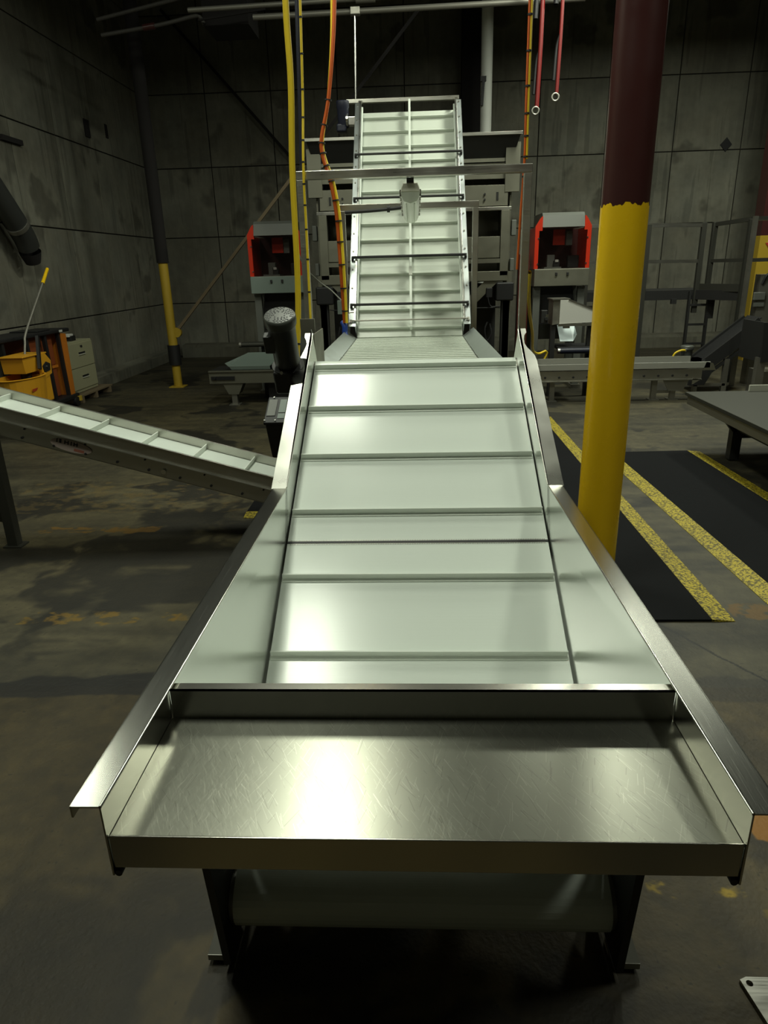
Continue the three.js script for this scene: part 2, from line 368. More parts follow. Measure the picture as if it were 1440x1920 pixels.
// ---------------------------------------------------------------- lamps (above the frame)
LAMPS.forEach(([x, g, power], i) => {
  const where = ['above the loading hopper', 'above the conveyor drive', 'right of the elevator conveyor', 'above the platform', 'above the left aisle', 'above the wide mat'][i];
  const t = thing('high_bay_light', `ceiling high bay light ${where}`, 'lamp', [x, LAMP_H, g], 'high bay lights');
  mesh('housing', prismG([[x - 0.31, LAMP_H + 0.02], [x + 0.31, LAMP_H + 0.02], [x + 0.18, LAMP_H + 0.2], [x - 0.18, LAMP_H + 0.2]], g - 0.64, g + 0.64), M.lampHousing, t);
  mesh('diffuser', B(x - 0.25, x + 0.25, LAMP_H - 0.005, LAMP_H + 0.02, g - 0.6, g + 0.6), M.lampGlow, t);
  for (const [a, b, c, d] of [[-0.31, -0.295, -0.64, 0.64], [0.295, 0.31, -0.64, 0.64], [-0.295, 0.295, -0.64, -0.625], [-0.295, 0.295, 0.625, 0.64]]) mesh('reflector_skirt', B(x + a, x + b, LAMP_H - 0.035, LAMP_H + 0.02, g + c, g + d), M.lampHousing, t);
  for (const s of [-0.5, 0.5]) mesh('hanger', cyl(V(x, LAMP_H + 0.18, g + s), V(x, TOP, g + s), 0.006, 0.006, 8), M.darkMetal, t);
  const l = new THREE.RectAreaLight(LAMP_TINT, power, 0.5, 1.2);
  l.name = 'high_bay_glow';
  l.position.set(x, LAMP_H - 0.02, -g); l.lookAt(x, 0, -g);
  scene.add(l);
});

// ================================================================ near conveyor
const BY = g => 0.475 + 0.528 * (g - 1.73);                       // belt line, height over distance
const TH = Math.atan(0.528), C1 = Math.cos(TH), S1 = Math.sin(TH);
const nrm1 = new THREE.Vector3(0, C1, S1), dir1 = new THREE.Vector3(0, S1, -C1);   // belt normal and uphill direction
const onBelt = (x, g, h = 0) => V(x, BY(g), g).addScaledVector(nrm1, h);
{
  const t = thing('infeed_conveyor', 'white cleated belt conveyor with steel loading tray in the foreground', 'conveyor', [0, 0, 2.2]);
  const st = M.steel;
  // loading tray
  const tray = mesh('tray', B(-0.497, 0.497, 0.794, 0.8, 0.832, 1.14), M.tray, t);
  mesh('front_lip', [B(-0.497, 0.497, 0.738, 0.8035, 0.829, 0.8335, 0.0015)], M.lip, tray);
  mesh('back_wall', [B(-0.495, 0.495, 0.795, 0.866, 1.138, 1.142), B(-0.495, 0.495, 0.863, 0.866, 1.138, 1.162)], M.lip, tray);
  for (const s of [-1, 1]) {
    const off = new THREE.Vector3(s * 0.003, 0, 0), X = (x, y, g) => V(s * x, y, g);
    // vertical sides of tray and hopper
    const side = mesh('side_panel', [plate([X(0.498, 0.865, 0.826), X(0.498, 0.865, 1.14), X(0.498, 0.725, 1.14), X(0.498, 0.725, 0.826)], off)], M.lip, t);
    mesh('bottom_hook', cyl(X(0.492, 0.727, 0.828), X(0.492, 0.727, 1.14), 0.006, 0.006, 10), M.darkMetal, side);
    mesh('hopper_panel', [plate([X(0.498, 0.865, 1.14), X(0.462, 0.911, 2.30), X(0.462, BY(2.30) - 0.03, 2.30), X(0.465, BY(1.40) - 0.03, 1.40), X(0.484, 0.62, 1.14)], off)], M.panel, t);
    // level rail: flange turned outward with a hanging edge
    const a = X(0.498, 0.866, 0.826), b = X(0.462, 0.912, 2.305), o = (p, dx, dy) => p.clone().add(new THREE.Vector3(s * dx, dy, 0));
    mesh('side_rail', [
      plate([a, b, o(b, 0.05, 0), o(a, 0.05, 0)], new THREE.Vector3(0, -0.003, 0)),
      plate([o(a, 0.05, 0), o(b, 0.05, 0), o(b, 0.05, -0.022), o(a, 0.05, -0.022)], new THREE.Vector3(-s * 0.003, 0, 0)),
      cyl(o(a, 0.001, -0.001), o(b, 0.001, -0.001), 0.0028, 0.0028, 8),
    ], M.rail, t);
    // upper side wall along the incline
    const topAt = u => X(0.462, 0.911, 2.30).addScaledVector(dir1, u);
    const up = mesh('upper_side_wall', [plate([topAt(0), topAt(0.93), topAt(0.97).addScaledVector(nrm1, 0.03), X(0.462, BY(3.2) - 0.02, 3.26), X(0.462, BY(3.2) - 0.16, 3.2), X(0.462, BY(2.30) - 0.14, 2.30)], off)], M.panel, t);
    mesh('seam', bar(X(0.4605, 0.91, 2.297), X(0.4605, BY(2.24), 2.24), 0.001, 0.003, nrm1), M.darkMetal, up);
    // flange of the upper wall: bright sheet with a curved cut-out near the head
    const outline = s > 0
      ? [[0, 0], [0, 0.055], [0.74, 0.055], [0.78, 0.05], [0.815, 0.036], [0.84, 0.024], [0.87, 0.017], [0.9, 0.017], [0.93, 0.022], [0.955, 0.034], [0.985, 0.034], [0.985, 0]]
      : [[0, 0], [0, 0.055], [0.60, 0.055], [0.615, 0.006], [0.79, 0.006], [0.795, 0.036], [0.87, 0.022], [0.90, 0.018], [0.93, 0.024], [0.955, 0.034], [0.985, 0.034], [0.985, 0]];
    const sh = new THREE.ExtrudeGeometry(shapeOf(outline.map(([u, w]) => [u, s * w])), { depth: 0.003, bevelEnabled: false });
    // local x = uphill, local y = world x, local z = normal
    sh.applyMatrix4(new THREE.Matrix4().makeBasis(dir1, new THREE.Vector3(1, 0, 0), nrm1.clone().negate()).setPosition(topAt(0)));
    sh.computeVertexNormals();
    mesh('upper_flange', [sh, cyl(topAt(0.005), topAt(0.98), 0.0026, 0.0026, 8)], M.flange, t);
    // tail frame plate, foot bracket and take-up bolts
    mesh('tail_plate', prismX([[1.19, 0.03], [1.44, 0.03], [1.44, 0.2], [1.37, 0.27], [1.135, 0.58], [1.135, 0.735], [1.10, 0.735]], s > 0 ? 0.469 : -0.487, s > 0 ? 0.487 : -0.469), M.darkMetal, t);
    const foot = mesh('foot_bracket', [
      plate([X(0.489, 0.032, 1.215), X(0.535, 0.032, 1.215), X(0.502, 0.135, 1.30), X(0.490, 0.135, 1.30)], new THREE.Vector3(0, -0.005, -0.003)),
      B(s > 0 ? 0.489 : -0.535, s > 0 ? 0.535 : -0.489, 0.014, 0.032, 1.213, 1.33),
    ], M.zinc, t);
    mesh('floor_pad', cyl(X(0.512, 0, 1.25), X(0.512, 0.014, 1.25), 0.028, 0.024, 16), M.rubber, foot);
    for (let k = 0; k < 3; k++) mesh('bolt', cyl(X(0.487, 0.15 + k * 0.016, 1.30), X(0.508, 0.15 + k * 0.016, 1.30), 0.0075, 0.0075, 8), M.chrome, foot);
    // legs under the head
    const leg = mesh('leg', [B(s > 0 ? 0.47 : -0.52, s > 0 ? 0.52 : -0.47, 0.02, BY(2.95) - 0.1, 2.92, 2.97), B(s > 0 ? 0.47 : -0.52, s > 0 ? 0.52 : -0.47, 0.02, BY(2.1) - 0.12, 2.05, 2.10)], M.dullSteel, t);
    mesh('floor_plate', [B(s > 0 ? 0.44 : -0.55, s > 0 ? 0.55 : -0.44, 0, 0.02, 2.88, 3.01), B(s > 0 ? 0.44 : -0.55, s > 0 ? 0.55 : -0.44, 0, 0.02, 2.02, 2.13)], M.dullSteel, leg);
    mesh('frame_rail', bar(onBelt(s * 0.5, 2.3, -0.13), onBelt(s * 0.5, 3.2, -0.13), 0.05, 0.06, nrm1), M.dullSteel, t);
  }
  mesh('cross_brace', [cyl(V(-0.49, 0.3, 2.945), V(0.49, 0.3, 2.945), 0.02, 0.02, 12), cyl(V(-0.49, 0.2, 2.075), V(0.49, 0.2, 2.075), 0.02, 0.02, 12)], M.dullSteel, t);
  mesh('hopper_end_plate', plate([V(-0.49, 0.81, 1.146), V(0.49, 0.81, 1.146), V(0.47, BY(1.40) + 0.035, 1.40), V(-0.47, BY(1.40) + 0.035, 1.40)], new THREE.Vector3(0, -0.002, 0.002)), M.panel, t);
  // belt loop round tail and head rollers
  const R = 0.07, gT = 1.25, gH = 3.165, W = 0.4575;
  const cT = [gT + R * S1, BY(gT) - R * C1], cH = [gH + R * S1, BY(gH) - R * C1];
  const loop = r => {
    const p = [], a0 = Math.PI / 2 + TH;                           // angle of the normal in (g, y)
    for (let i = 0; i <= 14; i++) { const a = a0 - Math.PI * i / 14; p.push([cH[0] + r * Math.cos(a), cH[1] + r * Math.sin(a)]); }
    for (let i = 0; i <= 14; i++) { const a = a0 - Math.PI - Math.PI * i / 14; p.push([cT[0] + r * Math.cos(a), cT[1] + r * Math.sin(a)]); }
    return p;
  };
  const belt = mesh('belt', prismX(loop(R), -W, W, [loop(R - 0.004)]), M.belt, t);
  mesh('tail_roller', cyl(V(-0.47, cT[1], cT[0]), V(0.47, cT[1], cT[0]), R - 0.005, R - 0.005, 28), M.dullSteel, t);
  mesh('head_roller', cyl(V(-0.47, cH[1], cH[0]), V(0.47, cH[1], cH[0]), R - 0.005, R - 0.005, 28), M.dullSteel, t);
  mesh('slider_bed', bar(onBelt(0, 1.36, -0.012), onBelt(0, 3.1, -0.012), 0.9, 0.006, nrm1), M.dullSteel, t);
  const cleat = (g, w = W - 0.004) => [
    bar(onBelt(-w, g, 0.0135), onBelt(w, g, 0.0135), 0.0055, 0.027, nrm1, 0.0015),
    bar(onBelt(-w, g, 0.002), onBelt(w, g, 0.002), 0.03, 0.004, nrm1),
  ];
  for (let k = -1; k < 6; k++) mesh('cleat', cleat(1.819 + k * 0.2615), M.cleat, belt);
  // metal lacing where the belt ends meet
  const teeth = [];
  for (let i = 0; i < 150; i++) { const x = -0.445 + i * 0.89 / 149; teeth.push(bar(onBelt(x, 2.221 - 0.009, 0.0008), onBelt(x, 2.221 + 0.009, 0.0008), 0.0024, 0.0022, nrm1)); }
  const lace = mesh('belt_lacing', teeth, M.dullSteel, belt); lace.userData.kind = 'stuff';
  mesh('lacing_gap', bar(onBelt(-W, 2.221, 0.0012), onBelt(W, 2.221, 0.0012), 0.0085, 0.003, nrm1), M.black, belt);
  // drive motor standing on its gearbox
  const top = V(-0.672, 1.435, 3.5), foot = top.clone().addScaledVector(nrm1, -0.31);
  const mt = mesh('drive_motor', [lathe([[0.001, 0], [0.05, 0], [0.06, 0.02], [0.066, 0.03], [0.069, 0.2], [0.072, 0.24], [0.078, 0.262], [0.080, 0.262]], foot, foot.clone().addScaledVector(nrm1, 0.3), 36)], M.motor, t);
  mesh('fan_cover', lathe([[0.079, 0], [0.0815, 0.02], [0.0815, 0.04], [0.077, 0.05], [0.07, 0.053], [0.0001, 0.053]], foot.clone().addScaledVector(nrm1, 0.257), foot.clone().addScaledVector(nrm1, 0.31), 40), M.motorCap, mt);
  { // ventilation holes in rings
    const hs = [], c = foot.clone().addScaledVector(nrm1, 0.3095), ax = new THREE.Vector3(1, 0, 0);
    for (const [r, n] of [[0.028, 9], [0.038, 14], [0.048, 18], [0.058, 22], [0.066, 24]]) for (let i = 0; i < n; i++) {
      if (i % (n > 16 ? 6 : 5) === 0 && r > 0.03) continue;
      const a = i / n * Math.PI * 2 + r * 40, p = c.clone().addScaledVector(ax, r * Math.cos(a)).addScaledVector(dir1, r * Math.sin(a));
      hs.push(cyl(p, p.clone().addScaledVector(nrm1, 0.0016), 0.0043, 0.0043, 6));
    }
    mesh('vent_holes', hs, M.black, mt).userData.kind = 'stuff';
  }
  const tb = foot.clone().add(new THREE.Vector3(-0.06, 0, 0.03));
  mesh('terminal_box', bar(tb.clone().addScaledVector(nrm1, 0.1), tb.clone().addScaledVector(nrm1, 0.2), 0.05, 0.07, new THREE.Vector3(-1, 0, 0), 0.006), M.motor, mt);
  mesh('gearbox', [bar(foot.clone().addScaledVector(nrm1, -0.13), foot.clone().addScaledVector(nrm1, 0.01), 0.15, 0.15, dir1, 0.015), cyl(foot.clone().addScaledVector(nrm1, -0.06), V(-0.47, foot.y - 0.05, 3.42), 0.04, 0.04, 18), cyl(foot.clone().addScaledVector(nrm1, -0.004), foot.clone().addScaledVector(nrm1, 0.012), 0.085, 0.085, 24)], M.darkMetal, t);
  mesh('drain_plug', cyl(foot.clone().add(new THREE.Vector3(-0.02, -0.02, 0.085)), foot.clone().add(new THREE.Vector3(-0.02, -0.02, 0.10)), 0.009, 0.009, 8), M.chrome, t);
  mesh('motor_bracket', [plate([V(-0.465, 1.36, 3.24), V(-0.465, 1.36, 3.56), V(-0.465, 1.13, 3.56), V(-0.465, 1.13, 3.24)], new THREE.Vector3(-0.006, 0, 0)), B(-0.56, -0.49, 1.33, 1.415, 3.44, 3.46)], M.machine, t);
  // black control box on the outside
  const bx = new THREE.Vector3(-0.603, 0, 0);
  const cb = mesh('control_box', [
    bar(onBelt(bx.x, 2.94, -0.27), onBelt(bx.x, 2.94, -0.07), 0.105, 0.17, dir1, 0.008),
    bar(onBelt(bx.x, 2.94, -0.07), onBelt(bx.x, 2.94, -0.055), 0.115, 0.18, dir1, 0.005),
    cyl(onBelt(bx.x + 0.035, 2.9, -0.32), onBelt(bx.x + 0.035, 2.9, -0.27), 0.014, 0.014, 12),
  ], M.black, t);
  mesh('cover_panel', bar(onBelt(bx.x - 0.03, 2.90, -0.054), onBelt(bx.x - 0.03, 3.0, -0.054), 0.038, 0.004, nrm1, 0.001), M.grey, cb);
  mesh('rating_label', [bar(onBelt(bx.x + 0.016, 2.92, -0.054), onBelt(bx.x + 0.016, 3.0, -0.054), 0.03, 0.002, nrm1), bar(onBelt(bx.x + 0.016, 2.885, -0.054), onBelt(bx.x + 0.016, 2.914, -0.054), 0.03, 0.002, nrm1)], M.greyBlue, cb);
  for (const [dx, g] of [[-0.052, 2.872], [-0.006, 2.872], [-0.03, 3.012]]) mesh('screw', cyl(onBelt(bx.x + dx, g, -0.056), onBelt(bx.x + dx, g, -0.05), 0.004, 0.004, 8), M.chrome, cb);
}

// ================================================================ elevating conveyor behind it
const SL = 1.183, G0 = 6.16, Y0 = 1.055;
const EY = g => Y0 + 0.02 + SL * (g - G0);
const TH2 = Math.atan(SL), nrm2 = new THREE.Vector3(0, Math.cos(TH2), Math.sin(TH2)), dir2 = new THREE.Vector3(0, Math.sin(TH2), -Math.cos(TH2));
const onElev = (x, g, h = 0) => V(x, EY(g), g).addScaledVector(nrm2, h);
const EXL = -0.505, EXR = 0.418, EXM = (EXL + EXR) / 2;
{
  const t = thing('elevator_conveyor', 'steep white flighted elevator conveyor rising behind the foreground belt', 'conveyor', [EXM, 0, 6.0]);
  // level, ribbed infeed of hinged modules
  const lv = [];
  for (let g = 3.75; g < 6.14; g += 0.0508) lv.push(B(EXL, EXR, Y0 - 0.012, Y0, g, g + 0.0478, 0.003)), Math.round(g / 0.0508) % 2 && lv.push(B(EXL, EXR, Y0 - 0.01, Y0 + 0.008, g + 0.018, g + 0.03, 0.004));
  const bel = mesh('level_belt', lv, M.modular, t); bel.userData.kind = 'stuff';
  mesh('level_bed', B(EXL, EXR, Y0 - 0.06, Y0 - 0.014, 3.75, 6.14), M.dullSteel, t);
  const inc = mesh('incline_belt', bar(onElev(EXM, 6.15, -0.006), onElev(EXM, 7.86, -0.006), EXR - EXL, 0.012, nrm2), M.modular, t);
  for (let y = 1.12; y < 3.09; y += 0.1475) {
    const g = G0 + (y - Y0 - 0.02) / SL;
    mesh('flight', [
      bar(onElev(EXL + 0.01, g, 0.016), onElev(EXR - 0.01, g, 0.016), 0.008, 0.032, nrm2, 0.003),
      plate([onElev(EXL + 0.01, g, 0.026), onElev(EXR - 0.01, g, 0.026), onElev(EXR - 0.01, g + 0.03, 0.002), onElev(EXL + 0.01, g + 0.03, 0.002)], nrm2.clone().multiplyScalar(-0.002)),
    ], M.modular, inc);
  }
  mesh('head_roller', cyl(onElev(EXL, 7.87, -0.07), onElev(EXR, 7.87, -0.07), 0.068, 0.068, 24), M.modular, t);
  mesh('centre_strip', [bar(onElev(-0.03, 6.17, 0.075), onElev(-0.03, 7.92, 0.075), 0.022, 0.05, nrm2, 0.003)], M.cleat, t);
  mesh('strip_joint', bar(onElev(-0.03, 6.52, 0.08), onElev(-0.03, 6.58, 0.08), 0.03, 0.054, nrm2, 0.002), M.greyBelt, t);
  for (const s of [-1, 1]) {
    const x = s < 0 ? EXL - 0.008 : EXR + 0.008;
    const w = mesh('incline_side', [
      bar(onElev(x, 6.17, 0.02), onElev(x, 7.88, 0.02), 0.006, 0.2, nrm2),
      bar(onElev(x + s * 0.028, 6.17, 0.118), onElev(x + s * 0.028, 7.88, 0.118), 0.056, 0.004, nrm2),
      bar(onElev(x + s * 0.055, 6.17, 0.07), onElev(x + s * 0.055, 7.88, 0.07), 0.005, 0.1, nrm2),
    ], M.galv, t);
    mesh('wear_strip', bar(onElev(x - s * 0.012, 6.2, 0.075), onElev(x - s * 0.012, 7.87, 0.075), 0.014, 0.03, nrm2, 0.003), M.cleat, t);
    mesh('edge_strip', bar(onElev(x + s * 0.004, 6.2, 0.126), onElev(x + s * 0.004, 7.88, 0.126), 0.018, 0.014, nrm2, 0.002), M.flange, t);
    for (let g = 6.3; g < 7.9; g += 0.13) mesh('bolt', cyl(onElev(x + s * 0.034, g, 0.119), onElev(x + s * 0.034, g, 0.128), 0.008, 0.008, 6), M.dullSteel, w);
    // flared skirt beside the level part
    mesh('skirt', plate([V(x, Y0, 3.75), V(x, Y0, 6.2), V(x + s * 0.09, Y0 + 0.07, 6.2), V(x + s * 0.09, Y0 + 0.07, 3.75)], new THREE.Vector3(s * 0.003, -0.003, 0)), M.galv, t);
    mesh('level_frame', B(Math.min(x, x + s * 0.05), Math.max(x, x + s * 0.05), Y0 - 0.18, Y0 - 0.01, 3.75, 6.25), M.dullSteel, t);
    for (const g of [4.1, 5.9]) mesh('leg', [B(x + s * 0.03 - 0.03, x + s * 0.03 + 0.03, 0.015, Y0 - 0.18, g, g + 0.06), B(x + s * 0.03 - 0.06, x + s * 0.03 + 0.06, 0, 0.015, g - 0.03, g + 0.09)], M.dullSteel, t);
    mesh('head_leg', [bar(V(x + s * 0.03, 0.02, 7.6), V(x + s * 0.03, EY(7.6) - 0.12, 7.6), 0.06, 0.06), B(x + s * 0.03 - 0.06, x + s * 0.03 + 0.06, 0, 0.02, 7.54, 7.66)], M.dullSteel, t);
  }
  for (const [g, h, mat, r] of [[7.42, 0.15, M.darkMetal, 0.011], [7.07, 0.15, M.darkMetal, 0.011], [6.63, 0.15, M.darkMetal, 0.012], [6.3, 0.15, M.darkMetal, 0.011], [6.2, 0.135, M.dullSteel, 0.007]])
    mesh('cross_rod', [cyl(onElev(EXL - 0.045, g, h), onElev(EXR + 0.045, g, h), r, r, 10), bar(onElev(EXL - 0.045, g, h - 0.035), onElev(EXL - 0.045, g, h), 0.02, 0.03, dir2), bar(onElev(EXR + 0.045, g, h - 0.035), onElev(EXR + 0.045, g, h), 0.02, 0.03, dir2)], mat, t);
  mesh('top_bar', B(-0.675, 0.475, 3.225, 3.262, 7.97, 8.03, 0.004), M.steel, t);
  for (const x of [EXL - 0.02, EXR + 0.02]) mesh('top_bracket', bar(onElev(x, 7.9, 0.1), V(x, 3.24, 8.0), 0.03, 0.03, nrm2), M.steel, t);
  mesh('discharge_chute', [plate([V(EXL, 2.95, 8.05), V(EXR, 2.95, 8.05), V(EXR, 2.5, 8.4), V(EXL, 2.5, 8.4)], new THREE.Vector3(0, -0.004, 0))], M.dullSteel, t);
  // head drive: dark blue motor hung on the left
  const mx = -0.69;
  const m2 = mesh('head_motor', [lathe([[0.001, 0], [0.05, 0], [0.055, 0.02], [0.058, 0.17], [0.064, 0.18], [0.064, 0.235], [0.05, 0.245], [0.001, 0.245]], V(mx, 2.96, 7.74), V(mx, 3.2, 7.7), 28)], M.navy, t);
  mesh('gear_flange', [B(-0.64, -0.53, 2.98, 3.06, 7.7, 7.78, 0.008), cyl(V(-0.66, 3.03, 7.72), V(-0.64, 3.03, 7.72), 0.06, 0.06, 20)], M.chrome, m2);
  mesh('gear_housing', B(-0.76, -0.66, 2.92, 3.0, 7.68, 7.8, 0.02), M.navy, m2);
  // blue plug with its lead, hooked on the side at the foot of the incline
  const pl = mesh('blue_plug', [tube([V(-0.62, 1.20, 6.08), V(-0.6, 1.17, 6.05), V(-0.6, 1.12, 6.04)], 0.025, 12, 10), tube([V(-0.595, 1.14, 6.04), V(-0.575, 1.09, 6.0), V(-0.565, 1.065, 5.98)], 0.009, 12, 8), tube([V(-0.61, 1.13, 6.04), V(-0.615, 1.09, 6.0), V(-0.605, 1.06, 5.97)], 0.008, 12, 8)], M.blue, t);
  mesh('lead_wire', tube([V(-0.61, 1.2, 6.07), V(-0.57, 1.27, 6.09), V(-0.52, 1.28, 6.1)], 0.005, 14, 6), M.dullSteel, pl);
}

// ================================================================ lamp gantry over the transfer
function portal(name, label, xl, xr, y, g, w) {
  const t = thing(name, label, 'frame', [(xl + xr) / 2, 0, g], 'square tube portals');
  mesh('beam', B(xl, xr, y - w, y, g - w / 2, g + w / 2, 0.004), M.steel, t);
  for (const x of [xl + w / 2, xr - w / 2]) {
    const p = mesh('post', B(x - w / 2, x + w / 2, 0.012, y - w - 0.0005, g - w / 2, g + w / 2, 0.004), M.dullSteel, t);
    mesh('foot_plate', B(x - 0.07, x + 0.07, 0, 0.012, g - 0.07, g + 0.07), M.dullSteel, p);
  }
  return t;
}
portal('portal_frame', 'wide front square tube portal carrying the lamp over the transfer', -0.805, 0.812, 2.277, 5.2, 0.054);
portal('portal_frame', 'narrow rear square tube portal crossing in front of the flighted belt', -0.635, 0.555, 2.15, 6.36, 0.05);
{
  const t = thing('wet_location_light', 'unlit vapour tight light with clear ribbed lens under the portal beam', 'light', [-0.02, 2.02, 5.7]);
  const prof = [[-0.068, 2.06], [0.068, 2.06], [0.064, 2.085], [0.05, 2.12], [-0.05, 2.12], [-0.064, 2.085]].map(([x, y]) => [x - 0.02, y]);
  mesh('housing', prismG(prof, 5.27, 6.33, undefined, 0.006), M.product, t);
  const lens = [[-0.066, 2.06], [-0.062, 2.03], [-0.045, 2.0], [0, 1.985], [0.045, 2.0], [0.062, 2.03], [0.066, 2.06]].map(([x, y]) => [x - 0.02, y]).reverse();
  const inner = [[-0.06, 2.057], [-0.057, 2.03], [-0.042, 2.004], [0, 1.991], [0.042, 2.004], [0.057, 2.03], [0.06, 2.057]].map(([x, y]) => [x - 0.02, y]);
  const l = mesh('ribbed_lens', prismG([...lens, ...inner], 5.28, 6.32), M.lens, t);
  mesh('end_lens', prismG(lens, 5.272, 5.28), M.lens, l);
  for (let i = 0; i < 20; i++) for (const s of [-1, 1]) mesh('lens_rib', B(-0.02 + s * 0.03 - 0.0025, -0.02 + s * 0.03 + 0.0025, 1.984, 1.992, 5.31 + i * 0.05, 5.345 + i * 0.05), M.lens, l);
  for (const x of [-0.045, 0.005]) mesh('tube', cyl(V(x, 2.035, 5.3), V(x, 2.035, 6.3), 0.013, 0.013, 12), M.white, t);
  for (let i = 0; i < 6; i++) for (const s of [-1, 1]) mesh('latch', B(-0.02 + s * 0.07 - 0.006, -0.02 + s * 0.07 + 0.006, 2.04, 2.085, 5.33 + i * 0.19, 5.36 + i * 0.19), M.chrome, t);
  mesh('front_hanger', [B(-0.045, 0.005, 2.118, 2.146, 5.235, 5.25), B(-0.045, 0.005, 2.118, 2.124, 5.235, 5.36)], M.darkMetal, t);
  t.rotation.x = -0.0707; t.position.y += 0.043; t.position.z += 0.02;      // hung from a high beam in front and a low one behind
  mesh('rear_hanger', B(-0.045, 0.005, 2.11, 2.14, 6.3, 6.334), M.darkMetal, t);
}
solo('lamp_cable', 'black cable with a plug running beside the lamp to the left', 'cable', [tube([V(-0.58, 2.085, 6.30), V(-0.4, 2.09, 6.29), V(-0.2, 2.10, 6.28), V(-0.075, 2.11, 6.26)], 0.014, 40, 8), cyl(V(-0.222, 2.102, 6.28), V(-0.198, 2.102, 6.28), 0.028, 0.028, 12)], M.black);

// ================================================================ column beside the conveyor
{
  const t = thing('steel_column', 'thick round column painted maroon above and yellow below beside the conveyor', 'column', [0.952, 0, 3.4]);
  const c = (a, b) => cyl(V(0.952, a, 3.4), V(0.952, b, 3.4), 0.1045, 0.1045, 64);
  // wavy paint edge
  const seg = 96, pos = [], r = 0.1052;
  const yTop = a => 1.878 + 0.006 * Math.sin(a * 7 + 1) + 0.004 * Math.sin(a * 17) + 0.003 * Math.sin(a * 31 + 2);
  for (let i = 0; i < seg; i++) { const a = i / seg * Math.PI * 2, b = (i + 1) / seg * Math.PI * 2; const P = (q, y) => [0.952 + r * Math.cos(q), y, -3.4 - r * Math.sin(q)]; pos.push(...P(a, 0.012), ...P(b, 0.012), ...P(a, yTop(a)), ...P(b, 0.012), ...P(b, yTop(b)), ...P(a, yTop(a))); }
  const yg = new THREE.BufferGeometry(); yg.setAttribute('position', new THREE.Float32BufferAttribute(pos.map(v => v), 3));
  { const n = []; for (let i = 0; i < pos.length; i += 3) { n.push((pos[i] - 0.952) / r, 0, (pos[i + 2] + 3.4) / r); } yg.setAttribute('normal', new THREE.Float32BufferAttribute(n, 3)); }
  mesh('yellow_base', yg, M.yellow, t);
  mesh('maroon_shaft', c(1.85, TOP), M.maroon, t);
  mesh('base_plate', B(0.83, 1.066, 0, 0.012, 3.28, 3.52), M.oldYellow, t);
}

// ================================================================ floor mats
function mat(label, x0, x1, g0, g1, stripes, turn = 0) {
  const cx = (x0 + x1) / 2, cg = (g0 + g1) / 2;
  const t = thing('floor_mat', label, 'mat', [cx, 0, cg], 'anti-fatigue mats');
  t.rotation.y = turn;
  const a = stripes.l ? x0 + 0.11 : x0, b = stripes.r ? x1 - 0.11 : x1, c = stripes.n ? g0 + 0.11 : g0;
  mesh('mat_field', B(a, b, 0, 0.013, c, g1, 0.003), M.rubber, t);
  if (stripes.l) mesh('yellow_edge', prismG([[x0, 0], [x0 + 0.11, 0], [x0 + 0.11, 0.013], [x0, 0.003]], g0, g1), M.stripe, t);
  if (stripes.r) mesh('yellow_edge', prismG([[x1 - 0.11, 0], [x1, 0], [x1, 0.003], [x1 - 0.11, 0.013]], g0, g1), M.stripe, t);
  if (stripes.n) mesh('yellow_edge', prismX([[g0, 0], [g0 + 0.11, 0], [g0 + 0.11, 0.013], [g0, 0.003]], x0, x1), M.stripe, t);
}
mat('narrow black mat with one yellow edge beside the yellow column', 1.07, 1.525, 2.965, 7.66, { r: 1 });
mat('wide black mat with two yellow edges in front of the low table', 1.73, 2.62, 2.1, 6.08, { l: 1, r: 1 }, 0.03);
mat('small mat corner with yellow edge under the left side conveyor', -1.22, -0.72, 4.46, 5.1, { n: 1 });

